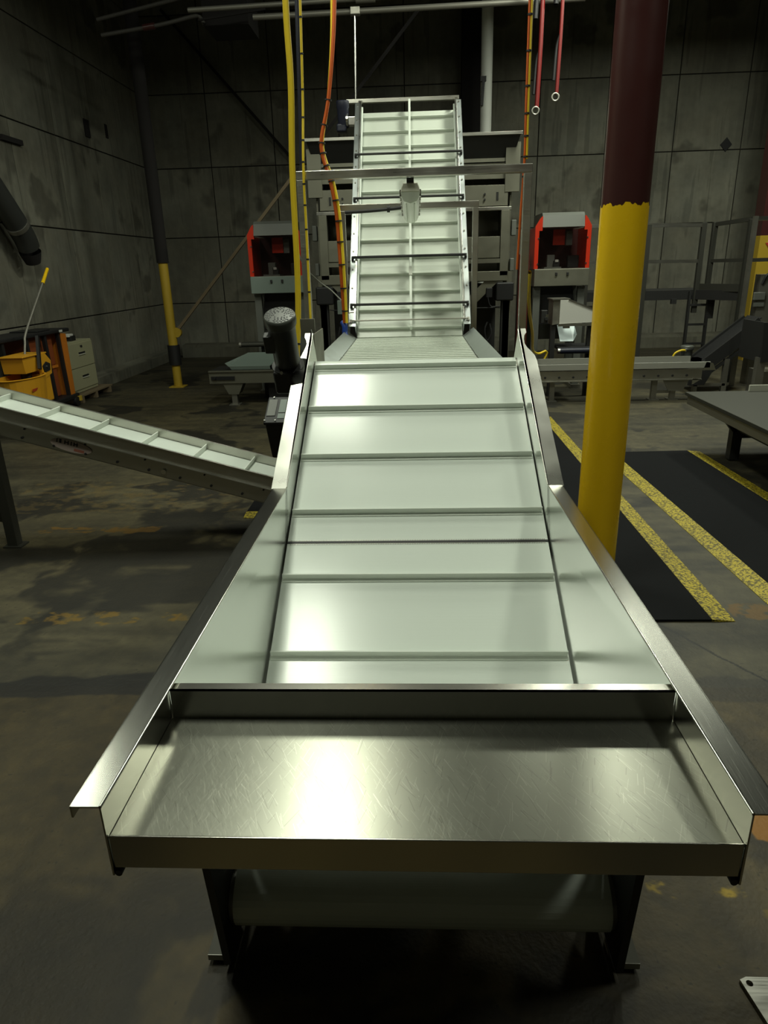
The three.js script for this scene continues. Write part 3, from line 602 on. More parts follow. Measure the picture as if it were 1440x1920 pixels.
// ================================================================ side conveyor on the left
{
  const t = thing('side_conveyor', 'low narrow inclined conveyor with steel sides running out to the left', 'conveyor', [-2.6, 0, 4.17]);
  const th = Math.atan(0.284), S = (x, h, g) => V(x, 0.475 + 0.284 * (-0.985 - x), g).add(new THREE.Vector3(h * Math.sin(th), h * Math.cos(th), 0));
  const up = new THREE.Vector3(Math.sin(th), Math.cos(th), 0), dn = new THREE.Vector3(0, 0, 1);
  const xa = -0.62, xb = -3.6;
  for (const [g, side] of [[3.99, 1], [4.36, -1]]) {
    const f = mesh('side_frame', [
      bar(S(xa, -0.04, g), S(xb, -0.04, g), 0.004, 0.082, up),
      bar(S(xa, -0.135, g + side * 0.012), S(xb, -0.135, g + side * 0.012), 0.004, 0.1, up),
      bar(S(xa, -0.082, g - side * 0.006), S(xb, -0.082, g - side * 0.006), 0.028, 0.004, up),
      bar(S(xa, -0.185, g + side * 0.024), S(xb, -0.185, g + side * 0.024), 0.028, 0.004, up),
      bar(S(xa, 0.0, g - side * 0.005), S(xb, 0.0, g - side * 0.005), 0.014, 0.004, up, 0.001),
    ], M.steel, t);
    if (side > 0) {
      for (let i = 0; i < 14; i++) mesh('bolt', cyl(S(-0.85 - i * 0.19, -0.16, 4.0), S(-0.85 - i * 0.19, -0.16, 3.992), 0.008, 0.008, 8), M.darkMetal, f);
      for (let i = 0; i < 8; i++) mesh('bolt', cyl(S(-0.92 - i * 0.36, -0.1, 4.0), S(-0.92 - i * 0.36, -0.1, 3.992), 0.006, 0.006, 8), M.darkMetal, f);
      mesh('bearing_bolt', cyl(S(-1.52, -0.145, 4.002), S(-1.52, -0.145, 3.985), 0.016, 0.016, 10), M.chrome, f);
      // oval maker's plate
      const el = []; for (let i = 0; i < 28; i++) { const a = i / 28 * Math.PI * 2; el.push(S(-2.08 + 0.125 * Math.cos(a), -0.135 + 0.037 * Math.sin(a), 3.997)); }
      const badge = mesh('oval_badge', plate(el, new THREE.Vector3(0, 0, 0.002)), std({ color: lin(0.42, 0.34, 0.31), roughness: 0.5 }), f);
      badge.userData.label = 'oval badge with dark block letters';
      const marks = [];
      [[-2.165, 1], [-2.145, 2], [-2.118, 1], [-2.098, 1], [-2.08, 1], [-2.063, 1], [-2.045, 1]].forEach(([x, k]) => { marks.push(bar(S(x, -0.13, 3.9945), S(x, -0.105, 3.9945), 0.007 * k, 0.001, dn)); });
      marks.push(bar(S(-2.115, -0.117, 3.9945), S(-2.095, -0.117, 3.9945), 0.006, 0.001, dn), bar(S(-2.065, -0.117, 3.9945), S(-2.04, -0.117, 3.9945), 0.006, 0.001, dn));
      mesh('lettering', marks, M.black, f);
      mesh('red_print', bar(S(-2.06, -0.152, 3.9945), S(-2.0, -0.152, 3.9945), 0.016, 0.001, dn), std({ color: lin(0.36, 0.13, 0.09), roughness: 0.5 }), f);
    }
  }
  const belt = mesh('belt', bar(S(xa, -0.058, 4.175), S(xb, -0.058, 4.175), 0.355, 0.006, up), M.belt, t);
  for (let i = 0; i < 10; i++) { const x = -0.75 - i * 0.315; mesh('cleat', bar(S(x, -0.038, 4.0), S(x, -0.038, 4.35), 0.008, 0.04, up, 0.002), M.cleat, belt); }
  mesh('return_belt', bar(S(xa, -0.15, 4.175), S(xb, -0.15, 4.175), 0.34, 0.005, up), M.greyBelt, t);
  mesh('tail_roller', cyl(S(xa, -0.1, 4.0), S(xa, -0.1, 4.35), 0.045, 0.045, 18), M.dullSteel, t);
  for (const [x, g, y] of [[-2.607, 3.995, 0.74], [-3.3, 4.345, 0.93]]) {
    const l = mesh('leg', B(x - 0.033, x + 0.033, 0.01, y, g - 0.032, g + 0.032, 0.003), M.oldSteel, t);
    mesh('foot', B(x - 0.055, x + 0.065, 0, 0.01, g - 0.05, g + 0.05), M.oldSteel, l);
  }
  mesh('leg_tie', bar(V(-2.61, 0.19, 4.0), V(-3.3, 0.19, 4.33), 0.03, 0.07), M.oldSteel, t);
  mesh('tail_leg', [B(-0.78, -0.73, 0, 0.24, 4.03, 4.08), B(-0.78, -0.73, 0, 0.24, 4.28, 4.33)], M.dullSteel, t);
}

// ================================================================ cables and hoses from above
function ties(t, pts, r, n0, n1, count, mat = M.black) {
  const c = new THREE.CatmullRomCurve3(pts, false, 'catmullrom', 0.5);
  for (let i = 0; i < count; i++) { const u = n0 + (n1 - n0) * i / (count - 1), p = c.getPoint(u), d = c.getTangent(u).multiplyScalar(0.005); mesh('cable_tie', cyl(p.clone().sub(d), p.clone().add(d), r, r, 12), mat, t); }
}
{
  const t = thing('yellow_hose', 'thick yellow hose hanging from above to the conveyor motor', 'hose', [-0.649, 1.12, 3.8]);
  const p = [V(-0.55, 5.2, 3.8), V(-0.575, 3.6, 3.8), V(-0.589, 2.83, 3.8), V(-0.588, 2.5, 3.8), V(-0.608, 2.114, 3.8), V(-0.6155, 1.658, 3.8), V(-0.626, 1.4, 3.79), V(-0.649, 1.13, 3.76)];
  mesh('hose_line', tube(p, 0.0155, 90, 12), M.hose, t);
  mesh('hose_end', cyl(V(-0.649, 1.13, 3.76), V(-0.66, 1.08, 3.74), 0.019, 0.019, 12), M.darkMetal, t);
  ties(t, p, 0.0175, 0.93, 0.985, 2);
}
{
  const t = thing('black_conduit', 'black conduit tube dropping to the left portal post', 'conduit', [-0.777, 2.28, 5.25]);
  mesh('pipe', tube([V(-0.68, 5.2, 5.24), V(-0.725, 3.7, 5.24), V(-0.738, 3.27, 5.24), V(-0.757, 2.7, 5.24), V(-0.772, 2.29, 5.24)], 0.015, 50, 10), M.navy, t);
  mesh('fitting', cyl(V(-0.772, 2.32, 5.24), V(-0.773, 2.278, 5.24), 0.021, 0.021, 12), M.darkMetal, t);
}
{
  const t = thing('thin_yellow_cable', 'thin yellow cable tied beside the black conduit and portal post', 'cable', [-0.74, 1.5, 5.15]);
  const p = [V(-0.655, 5.2, 5.2), V(-0.7, 3.6, 5.2), V(-0.712, 3.25, 5.2), V(-0.732, 2.7, 5.2), V(-0.747, 2.3, 5.15), V(-0.752, 1.9, 5.15), V(-0.762, 1.3, 5.16)];
  mesh('cable_line', tube(p, 0.0085, 80, 8), M.hose, t);
  ties(t, p, 0.011, 0.3, 0.95, 12);
}
{
  const t = thing('cable_bundle', 'curved bundle of orange and yellow cables left of the flighted belt', 'cable', [-0.6, 1.2, 6.0]);
  const p = [V(-0.5, 5.2, 6), V(-0.55, 4.0, 6), V(-0.575, 3.5, 6), V(-0.60, 3.2, 6), V(-0.65, 2.85, 6), V(-0.71, 2.6, 6), V(-0.703, 2.47, 6), V(-0.65, 2.30, 6), V(-0.612, 2.06, 6.0), V(-0.60, 1.8, 6), V(-0.592, 1.5, 6), V(-0.588, 1.2, 6.02)];
  const off = (a, b) => p.map((v, i) => v.clone().add(new THREE.Vector3(0.0135 * a * Math.cos(i * 0.35), 0, 0.0135 * b * Math.sin(i * 0.35 + 0.3))));
  mesh('orange_cable', tube(off(1, 1).map((v, i) => i > 5 ? v.add(new THREE.Vector3(-0.03 * Math.min(1, (i - 5) / 2) * Math.max(0, Math.cos(i * 0.35) + 0.3), 0, 0)) : v), 0.0145, 110, 10), M.orangeCable, t);
  mesh('yellow_cable', tube(off(-1, -1), 0.0125, 110, 10), M.hose, t);
  ties(t, p, 0.0285, 0.36, 0.97, 12);
}
{
  const t = thing('drop_cable', 'orange and yellow cable pair dropping to the right portal post', 'cable', [0.8, 2.0, 5.3]);
  const p = [V(0.79, 5.2, 5.3), V(0.775, 3.6, 5.3), V(0.772, 3.24, 5.3), V(0.774, 2.7, 5.3), V(0.778, 2.32, 5.3), V(0.766, 1.98, 5.3), V(0.755, 1.6, 5.3)];
  const sh = d => p.map(v => v.clone().add(new THREE.Vector3(d, 0, 0)));
  mesh('orange_cable', tube(sh(-0.006), 0.0085, 70, 8), M.orangeCable, t);
  mesh('yellow_cable', tube(sh(0.008).slice(0, 5), 0.0085, 60, 8), M.hose, t);
  ties(t, p, 0.0175, 0.3, 0.72, 8);
}
solo('yellow_floor_cable', 'yellow cable looping down in front of the right orange machine', 'cable', [tube([V(0.845, 1.58, 5.32), V(0.92, 1.42, 5.8), V(1.05, 1.2, 6.5), V(1.2, 0.95, 7.2), V(1.38, 0.68, 8.2), V(1.5, 0.6, 8.5), V(1.62, 0.62, 8.6), V(1.58, 0.5, 8.6), V(1.50, 0.40, 8.6)], 0.014, 80, 8)], M.hose);

// ================================================================ hopper machine in the background
{
  const t = thing('weigh_hopper', 'large symmetrical steel hopper frame behind the flighted belt', 'machine', [0, 0, 9.3]);
  for (const s of [-1, 1]) {
    const X = (x0, x1, ...r) => s > 0 ? B(x0, x1, ...r) : B(-x1, -x0, ...r);
    mesh('corner_post', X(1.12, 1.21, 0, 1.55, 9.05, 9.14), M.machine, t); mesh('upper_post', X(1.1, 1.27, 2.45, 2.98, 9.05, 9.12), M.machine, t);
    const fl = mesh('top_flap', [plate([V(s * 0.5, 3.04, 8.96), V(s * 1.25, 3.04, 8.96), V(s * 1.19, 2.83, 9.12), V(s * 0.5, 2.83, 9.12)], new THREE.Vector3(0, 0.004, -0.004))], M.darkMetal, t);
    mesh('flap_edge', X(0.5, 1.27, 3.04, 3.075, 8.93, 8.965, 0.003), M.steel, fl);
    mesh('flap_sill', X(0.5, 1.19, 2.78, 2.82, 9.08, 9.12), M.machine, t);
    mesh('upper_panel', X(0.45, 1.16, 2.60, 2.77, 9.1, 9.12), M.machine, t);
    const p2 = mesh('front_panel', X(0.45, 1.14, 2.30, 2.53, 9.06, 9.09, 0.004), M.machine, t);
    mesh('slot_cover', X(1.0, 1.025, 2.36, 2.45, 9.052, 9.061), M.darkMetal, p2);
    for (const y of [2.37, 2.43]) mesh('knob', cyl(V(s * 0.86, y, 9.06), V(s * 0.86, y, 9.04), 0.012, 0.012, 10), M.darkMetal, p2);
    mesh('cross_beam', X(0.4, 1.18, 2.245, 2.285, 9.0, 9.08, 0.004), M.steel, t);
    mesh('inner_post', X(1.06, 1.16, 1.5, 2.245, 9.0, 9.08, 0.003), M.machine, t);
    mesh('mid_panel', X(0.45, 1.06, 1.71, 1.955, 9.02, 9.05, 0.004), M.machine, t);
    mesh('panel_rail', X(0.45, 1.06, 1.65, 1.70, 9.0, 9.06), M.machine, t);
    mesh('base_beam', X(0.35, 1.16, 1.44, 1.555, 9.0, 9.08, 0.004), M.machine, t);
    mesh('diagonal_brace', bar(V(s * 1.0, 1.47, 9.03), V(s * 0.52, 1.02, 9.03), 0.12, 0.02, new THREE.Vector3(0, 0, 1)), M.machine, t);
    mesh('side_sheet', X(1.17, 1.19, 1.44, 2.9, 9.13, 10.28), M.machine, t);
    mesh('divider_sheet', X(0.40, 0.42, 1.44, 2.9, 9.1, 10.28), M.machine, t);
    mesh('actuator', X(1.2, 1.26, 1.96, 2.14, 9.1, 9.2, 0.01), M.grey, t); mesh('actuator', X(1.19, 1.24, 1.55, 1.7, 9.05, 9.15, 0.01), M.grey, t);
    mesh('dark_cover', X(0.62, 1.1, 0.28, 1.40, 9.7, 9.74), M.darkMetal, t);
    mesh('control_pod', [X(1.02, 1.24, 1.2, 1.42, 8.98, 9.2, 0.02), X(0.9, 0.98, 1.24, 1.36, 9.0, 9.06, 0.01)], M.black, t);
    mesh('pod_stand', X(1.1, 1.2, 0.02, 1.2, 9.05, 9.15), M.darkMetal, t);
    mesh('hanging_lead', [tube([V(s * 0.92, 1.25, 8.99), V(s * 0.96, 1.14, 8.98), V(s * 1.08, 1.14, 8.99)], 0.008, 20, 6), tube([V(s * 0.92, 0.95, 8.97), V(s * 0.89, 0.85, 8.96), V(s * 0.92, 0.72, 8.96), V(s * 0.97, 0.8, 8.96), V(s * 0.95, 0.93, 8.97)], 0.013, 24, 6)], M.black, t);
    mesh('low_tray', [X(0.5, 1.2, 0.52, 0.55, 8.2, 8.6), X(0.5, 1.2, 0.35, 0.52, 8.2, 8.22)], M.dullSteel, t);
  }
  mesh('rear_sheet', B(-1.19, 1.19, 1.44, 2.9, 10.28, 10.3), M.machine, t);
  mesh('roof_sheet', B(-1.19, 1.19, 2.9, 2.91, 9.14, 10.3), M.machine, t);
  mesh('floor_sheet', B(-1.19, 1.19, 1.43, 1.44, 9.09, 10.3), M.machine, t);
  mesh('low_beam', B(-1.2, 1.2, 0.28, 0.36, 9.05, 9.14), M.dullSteel, t);
  mesh('tie_line', cyl(V(0.5, 1.12, 9.0), V(1.08, 1.12, 9.0), 0.006, 0.006, 8), M.black, t);
}
// small junction box and tags beside it
{
  const t = thing('junction_box', 'small grey junction box with a white cable left of the flighted belt', 'box', [-0.86, 1.2, 8.4]);
  mesh('body', B(-0.91, -0.80, 1.12, 1.28, 8.38, 8.45, 0.008), M.greyBlue, t);
  mesh('white_cable', tube([V(-0.86, 1.28, 8.4), V(-0.98, 1.4, 8.4), V(-1.1, 1.5, 8.3), V(-1.22, 1.68, 8.0), V(-1.28, 1.95, 7.8)], 0.008, 40, 6), M.greyBelt, t);
}
solo('warning_tag', 'small pink and white warning tag left of the flighted belt', 'tag', [B(-0.74, -0.64, 1.42, 1.56, 8.35, 8.355)], std({ color: lin(0.36, 0.2, 0.15), roughness: 0.6 }));

// ================================================================ the two orange-framed machines
function orangeMachine(label, cx, g, base, mirror) {
  const t = thing('checkweigher_cabinet', label, 'machine', [cx, 0, g], 'orange framed cabinets');
  const X = (a, b, ...r) => B(cx + a, cx + b, ...r);
  const W = 0.355;
  // grey head
  mesh('head', [prismX([[g - 0.02, 2.06], [g + 0.7, 2.06], [g + 0.7, 2.235], [g + 0.06, 2.235], [g + 0.02, 2.2]], cx - 0.265, cx + 0.265)], M.grey, t);
  for (const s of [-1, 1]) {
    const o = (a, b) => [cx + s * a, b];
    mesh('orange_frame', prismG([o(0.275, 2.19), o(0.30, 2.16), o(W, 2.07), o(W, 1.56), o(W - 0.05, 1.56), o(W - 0.05, 2.02), o(0.265, 2.02), o(0.265, 2.19)], g - 0.01, g + 0.03), M.red, t);
    mesh('orange_side', [B(...(s < 0 ? [cx - W, cx - W + 0.012] : [cx + W - 0.012, cx + W]), 1.56, 2.06, g + 0.03, g + 0.7)], M.red, t);
    mesh('leg', [B(...(s < 0 ? [cx - W + 0.02, cx - W + 0.11] : [cx + W - 0.11, cx + W - 0.02]), 0.0, 1.335, g + 0.05, g + 0.14)], M.grey, t);
    mesh('rear_leg', [B(...(s < 0 ? [cx - W + 0.02, cx - W + 0.11] : [cx + W - 0.11, cx + W - 0.02]), 0.0, 1.335, g + 0.55, g + 0.64)], M.grey, t);
    mesh('screw', [cyl(V(cx + s * (W - 0.045), 1.93, g - 0.012), V(cx + s * (W - 0.045), 1.93, g - 0.02), 0.01, 0.01, 8), cyl(V(cx + s * (W - 0.045), 1.62, g - 0.012), V(cx + s * (W - 0.045), 1.62, g - 0.02), 0.01, 0.01, 8)], M.chrome, t);
  }
  mesh('window_pane', X(-0.305, 0.305, 1.565, 2.045, g + 0.0, g + 0.008), M.smoked, t);
  const cab = mesh('rear_wall', X(-0.34, 0.34, 1.56, 2.06, g + 0.68, g + 0.7), M.maroon, t);
  mesh('orange_guide', [B(cx - 0.08, cx + 0.07, 1.85, 2.04, g + 0.22, g + 0.25)], M.red, cab);
  mesh('sensor_post', [B(cx + 0.08, cx + 0.16, 1.84, 2.02, g + 0.18, g + 0.24, 0.008)], M.grey, t);
  mesh('inner_block', [X(-0.15, -0.05, 1.565, 1.73, g + 0.2, g + 0.3, 0.008), X(-0.2, 0.02, 1.56, 1.58, g + 0.1, g + 0.4)], M.grey, t);
  mesh('inner_cap', [X(-0.075, 0.0, 1.565, 1.66, g + 0.12, g + 0.18, 0.006), X(0.14, 0.29, 1.565, 1.72, g + 0.3, g + 0.4, 0.01)], M.darkMetal, t);
  mesh('cap_top', X(-0.06, -0.02, 1.64, 1.67, g + 0.105, g + 0.12), M.white, t);
  mesh('base_housing', [X(-W + 0.005, W, 1.345, 1.555, g - 0.05, g + 0.72, 0.006)], base, t);
  mesh('deck', X(-W + 0.01, W - 0.01, 1.552, 1.56, g - 0.03, g + 0.7), M.dullSteel, t);
  for (const x of [-0.07, 0.075]) mesh('latch', [X(x - 0.014, x + 0.014, 1.475, 1.515, g - 0.07, g - 0.048, 0.005)], M.darkMetal, t);
  mesh('under_cover', prismG([[cx - 0.22, 1.335], [cx + 0.2, 1.335], [cx + 0.28, 0.85], [cx - 0.3, 0.85]], g + 0.18, g + 0.2), M.black, t);
  mesh('back_sheet', X(-0.34, 0.34, 0.6, 1.335, g + 0.66, g + 0.68), M.grey, t);
  mesh('floor_runner', [X(-W, -W + 0.13, 0, 0.05, g + 0.0, g + 0.7), X(W - 0.13, W, 0, 0.05, g, g + 0.7)], M.dullSteel, t);
  return t;
}
orangeMachine('orange framed cabinet with bluish base behind the conveyor motor', -1.815, 9.5, M.greyBlue, true);
orangeMachine('orange framed cabinet with beige base beside the yellow column', 1.912, 9.5, M.machine, false);
// red bollard post seen between portal and right cabinet
solo('red_post', 'dark red steel post beside the right orange framed cabinet', 'post', [B(1.38, 1.52, 0, 1.75, 9.6, 9.75, 0.01)], std({ color: lin(0.10, 0.012, 0.008), roughness: 0.5 }));

// outfeed conveyor on the left machine
{
  const t = thing('outfeed_conveyor', 'low steel outfeed conveyor below the left orange framed cabinet', 'conveyor', [-2.1, 0, 8.9]);
  mesh('side_frame', [B(-2.63, -1.34, 0.285, 0.43, 8.68, 8.7), B(-2.63, -1.34, 0.43, 0.445, 8.66, 8.72), B(-2.63, -1.34, 0.285, 0.43, 9.18, 9.2)], M.machine, t);
  mesh('belt', B(-2.62, -1.34, 0.425, 0.44, 8.72, 9.18), M.darkMetal, t);
  mesh('end_sensor', [B(-2.6, -2.3, 0.33, 0.375, 8.665, 8.68), cyl(V(-2.55, 0.352, 8.665), V(-2.55, 0.352, 8.645), 0.014, 0.014, 10)], M.black, t);
  mesh('funnel_bracket', prismG([[-2.47, 0.285], [-2.2, 0.285], [-2.27, 0.14], [-2.40, 0.14]], 8.7, 8.9), M.machine, t);
  for (const x of [-2.335, -1.4]) mesh('leg', [B(x - 0.035, x + 0.035, 0.01, 0.29, 8.72, 8.79), B(x - 0.07, x + 0.07, 0, 0.01, 8.68, 8.83)], M.dullSteel, t);
  mesh('drive_box', B(-1.9, -1.36, 0.02, 0.28, 8.8, 9.2), M.black, t);
}
{
  const t = thing('guide_roller', 'dark guide roller on a post above the left outfeed conveyor', 'roller', [-2.0, 0, 9.25]);
  mesh('upper_roller', [B(-2.3, -1.55, 0.70, 0.73, 9.22, 9.4), cyl(V(-2.3, 0.71, 9.2), V(-1.6, 0.71, 9.2), 0.03, 0.03, 14)], M.oldSteel, t);
  mesh('roller_end', cyl(V(-2.33, 0.71, 9.2), V(-2.3, 0.71, 9.2), 0.035, 0.035, 14), M.galvPipe, t);
  mesh('roller_post', B(-2.05, -1.95, 0, 0.7, 9.25, 9.33), M.darkMetal, t);
}
solo('sheet_tray', 'pale folded sheet metal tray resting on the left outfeed conveyor', 'tray', [plate([V(-2.38, 0.49, 8.75), V(-1.85, 0.49, 8.75), V(-1.72, 0.62, 9.1), V(-2.2, 0.62, 9.1)], new THREE.Vector3(0, -0.006, 0)), plate([V(-2.38, 0.49, 8.75), V(-1.85, 0.49, 8.75), V(-1.85, 0.446, 8.76), V(-2.35, 0.446, 8.76)], new THREE.Vector3(0, 0, -0.006)), plate([V(-2.38, 0.49, 8.75), V(-2.2, 0.62, 9.1), V(-2.24, 0.60, 9.1), V(-2.43, 0.53, 8.76)], new THREE.Vector3(0, -0.006, 0))], M.greyBlue);

// chute and reject unit below the right machine
{
  const t = thing('reject_chute', 'pale sloping steel chute hood below the right orange framed cabinet', 'chute', [1.95, 0, 9.1]);
  mesh('hood', [prismG([[1.80, 0.915], [2.3, 0.93], [2.3, 1.04], [1.9, 1.20], [1.80, 1.20]], 8.86, 8.88)], M.white, t);
  mesh('hood_side', prismG([[1.72, 0.9], [1.80, 0.915], [1.80, 1.205], [1.72, 1.21]], 8.89, 9.2), M.dullSteel, t);
  mesh('hood_edge', [bar(V(1.9, 1.205, 8.86), V(2.3, 1.045, 8.86), 0.02, 0.014), B(1.70, 1.92, 1.2, 1.215, 8.86, 9.2)], M.steel, t);
  mesh('hood_sill', B(1.79, 2.3, 0.885, 0.915, 8.85, 8.88), M.flange, t);
  mesh('hinge', B(1.85, 1.93, 0.86, 0.885, 8.85, 8.88), M.chrome, t);
  mesh('slide', [plate([V(1.83, 0.70, 8.9), V(1.995, 0.70, 8.9), V(1.995, 0.88, 9.14), V(1.83, 0.88, 9.14)], new THREE.Vector3(0, -0.004, 0)), plate([V(1.995, 0.70, 8.9), V(2.04, 0.78, 8.92), V(2.05, 0.87, 9.14), V(1.995, 0.88, 9.14)], new THREE.Vector3(0, -0.004, 0))], M.paleBlue, t);
  for (const x of [1.74, 2.2]) mesh('stand', B(x - 0.03, x + 0.03, 0, 0.9, 8.92, 8.98), M.darkMetal, t);
  mesh('belt', B(1.8, 2.24, 0.60, 0.63, 8.74, 9.3), M.black, t);
  mesh('roller', cyl(V(1.8, 0.60, 8.72), V(2.22, 0.60, 8.72), 0.035, 0.035, 16), M.navy, t);
  mesh('roller_end', cyl(V(2.2, 0.60, 8.72), V(2.24, 0.60, 8.72), 0.037, 0.037, 16), M.chrome, t); mesh('roller_end', cyl(V(1.77, 0.60, 8.72), V(1.8, 0.60, 8.72), 0.037, 0.037, 16), M.chrome, t);
  mesh('valve', [B(1.58, 1.66, 0.92, 1.08, 8.9, 8.98, 0.01), cyl(V(1.64, 0.98, 8.9), V(1.64, 0.98, 8.86), 0.02, 0.02, 10)], M.darkMetal, t);
  mesh('valve_face', [B(1.635, 1.67, 0.985, 1.03, 8.885, 8.9)], M.chrome, t);
}
// long take-away conveyor on the right
{
  const t = thing('takeaway_conveyor', 'long low steel takeaway conveyor running behind the yellow column', 'conveyor', [2.4, 0, 8.7]);
  mesh('upper_rail', [B(1.36, 3.32, 0.47, 0.535, 8.5, 8.52), B(1.36, 3.55, 0.395, 0.47, 8.46, 8.48, 0.004)], M.zinc, t);
  const f = mesh('side_frame', [B(1.36, 3.47, 0.26, 0.385, 8.48, 8.5), B(1.36, 3.47, 0.255, 0.265, 8.46, 8.52), B(1.36, 3.47, 0.26, 0.5, 8.66, 8.54)], M.steel, t);
  for (let i = 0; i < 12; i++) mesh('bolt', cyl(V(1.42 + i * 0.17, 0.31, 8.48), V(1.42 + i * 0.17, 0.31, 8.468), 0.014, 0.014, 8), M.darkMetal, f);
  mesh('belt', B(1.36, 3.5, 0.42, 0.435, 8.52, 8.52), M.darkMetal, t);
  mesh('end_roller', [cyl(V(3.5, 0.4, 8.5), V(3.5, 0.4, 8.54), 0.04, 0.04, 16)], M.steel, t);
  mesh('end_plate', [plate([V(3.47, 0.37, 8.46), V(3.62, 0.37, 8.46), V(3.58, 0.45, 8.46), V(3.5, 0.47, 8.46)], new THREE.Vector3(0, 0, -0.01)), plate([V(3.36, 0.20, 8.46), V(3.46, 0.26, 8.46), V(3.36, 0.28, 8.46)], new THREE.Vector3(0, 0, -0.01))], M.flange, t);
  mesh('leg_gusset', prismG([[3.02, 0.26], [3.34, 0.26], [3.27, 0.12], [3.1, 0.12]], 8.5, 8.52), M.dullSteel, t);
  for (const x of [1.7, 2.95, 3.18]) mesh('leg', [B(x - 0.03, x + 0.03, 0.01, 0.3, 8.56, 8.62), B(x - 0.06, x + 0.06, 0, 0.01, 8.53, 8.65)], M.dullSteel, t);
  mesh('cross_tie', B(2.95, 3.18, 0.08, 0.11, 8.58, 8.61), M.dullSteel, t);
}
{
  const t = thing('vertical_motor', 'small dark vertical motor with yellow lead on the takeaway conveyor', 'motor', [3.33, 0.53, 8.59]);
  mesh('body', lathe([[0.001, 0], [0.09, 0], [0.09, 0.02], [0.065, 0.04], [0.065, 0.16], [0.075, 0.165], [0.075, 0.19], [0.001, 0.19]], V(3.3, 0.437, 8.59), V(3.3, 0.627, 8.59), 24), M.motor, t);
  mesh('cap', lathe([[0.075, 0], [0.078, 0.02], [0.06, 0.03], [0.001, 0.03]], V(3.3, 0.622, 8.59), V(3.3, 0.652, 8.59), 24), M.motorCap, t);
  mesh('yellow_lead', tube([V(3.27, 0.6, 8.54), V(3.2, 0.6, 8.52), V(3.13, 0.56, 8.52), V(3.11, 0.46, 8.54)], 0.012, 24, 8), M.hose, t);
  mesh('gland', cyl(V(3.28, 0.60, 8.55), V(3.26, 0.60, 8.53), 0.016, 0.016, 10), M.chrome, t);
}
// dark inclined conveyor and hopper on the far right
{
  const t = thing('dark_incline_conveyor', 'black inclined conveyor climbing into the dark hopper on the right', 'conveyor', [3.8, 0, 8.9]);
  for (const g of [8.72, 9.12]) mesh('side_frame', [bar(V(3.5, 0.24, g), V(4.25, 0.86, g), 0.03, 0.16, new THREE.Vector3(0, 0, 1).cross(new THREE.Vector3(0.75, 0.62, 0)).normalize()), bar(V(3.52, 0.12, g), V(4.3, 0.72, g), 0.02, 0.04)], M.darkMetal, t);
  mesh('belt', bar(V(3.5, 0.30, 8.92), V(4.25, 0.92, 8.92), 0.38, 0.012, new THREE.Vector3(-0.62, 0.75, 0)), M.black, t);
  mesh('tail_drum', cyl(V(3.52, 0.24, 8.7), V(3.52, 0.24, 9.14), 0.09, 0.09, 18), M.black, t);
  mesh('tail_guard', [prismG([[3.42, 0.1], [3.62, 0.1], [3.72, 0.3], [3.6, 0.42], [3.44, 0.3]], 8.66, 8.7)], M.darkMetal, t);
  mesh('leg', [B(3.86, 3.92, 0, 0.42, 8.7, 8.76), B(3.46, 3.9, 0.08, 0.11, 8.7, 8.73), B(3.5, 3.55, 0, 0.15, 8.7, 8.76)], M.dullSteel, t);
  t.position.add(new THREE.Vector3(0.1, 0, -0.32));
}
{
  const t = thing('dark_hopper', 'dark square hopper with chute sides at the right edge', 'hopper', [4.3, 0, 8.3]);
  mesh('bin', [prismG([[3.93, 0.94], [4.9, 0.94], [4.9, 0.5], [3.96, 0.5]], 8.1, 8.13), prismX([[8.13, 0.94], [8.66, 0.94], [8.66, 0.5], [8.13, 0.5]], 3.95, 3.97)], M.darkMetal, t);
  for (const x of [3.98, 4.8]) mesh('leg', B(x - 0.045, x + 0.045, 0, 0.55, 8.12, 8.2), M.dullSteel, t);
  mesh('lower_box', B(4.1, 4.9, 0.05, 0.36, 8.3, 8.66), M.dullSteel, t);
  mesh('chute_sheet', plate([V(4.1, 0.95, 8.25), V(4.9, 0.99, 8.25), V(4.95, 1.2, 8.66), V(4.3, 1.12, 8.66)], new THREE.Vector3(0, -0.006, 0)), M.product, t);
}
{
  const t = thing('yellow_machine', 'yellow machine housing with black stripe and blue motor at the right edge', 'machine', [5.2, 0, 9.9]);
  mesh('housing', [B(4.88, 5.7, 0.3, 1.28, 9.7, 10.4, 0.01)], M.oldYellow, t);
  mesh('upper_cover', B(4.92, 5.6, 1.33, 1.44, 9.7, 10.2), M.oldYellow, t);
  mesh('motor', [cyl(V(4.85, 1.53, 9.75), V(5.5, 1.53, 9.75), 0.075, 0.075, 20), B(4.8, 4.92, 1.44, 1.6, 9.7, 9.8, 0.02)], M.navy, t);
  mesh('stripe', plate([V(4.86, 0.80, 9.69), V(4.86, 0.90, 9.69), V(5.5, 1.25, 9.69), V(5.5, 1.10, 9.69)], new THREE.Vector3(0, 0, 0.004)), M.black, t);
  mesh('steel_post', B(4.52, 4.7, 0, 1.42, 9.6, 9.75), M.dullSteel, t);
  mesh('cross_band', B(4.7, 5.6, 1.2, 1.3, 9.62, 9.69), M.dullSteel, t);
  mesh('clip', [B(4.98, 5.06, 1.24, 1.28, 9.6, 9.62), B(4.96, 5.05, 1.18, 1.21, 9.6, 9.62)], M.white, t);
  mesh('cable_loop', tube([V(4.55, 1.3, 9.6), V(4.6, 1.42, 9.58), V(4.72, 1.44, 9.6), V(4.85, 1.46, 9.66)], 0.02, 24, 8), M.black, t);
  mesh('switch_box', [B(4.45, 4.6, 1.1, 1.2, 9.56, 9.6, 0.01), B(4.47, 4.6, 1.02, 1.07, 9.57, 9.6)], M.grey, t);
}
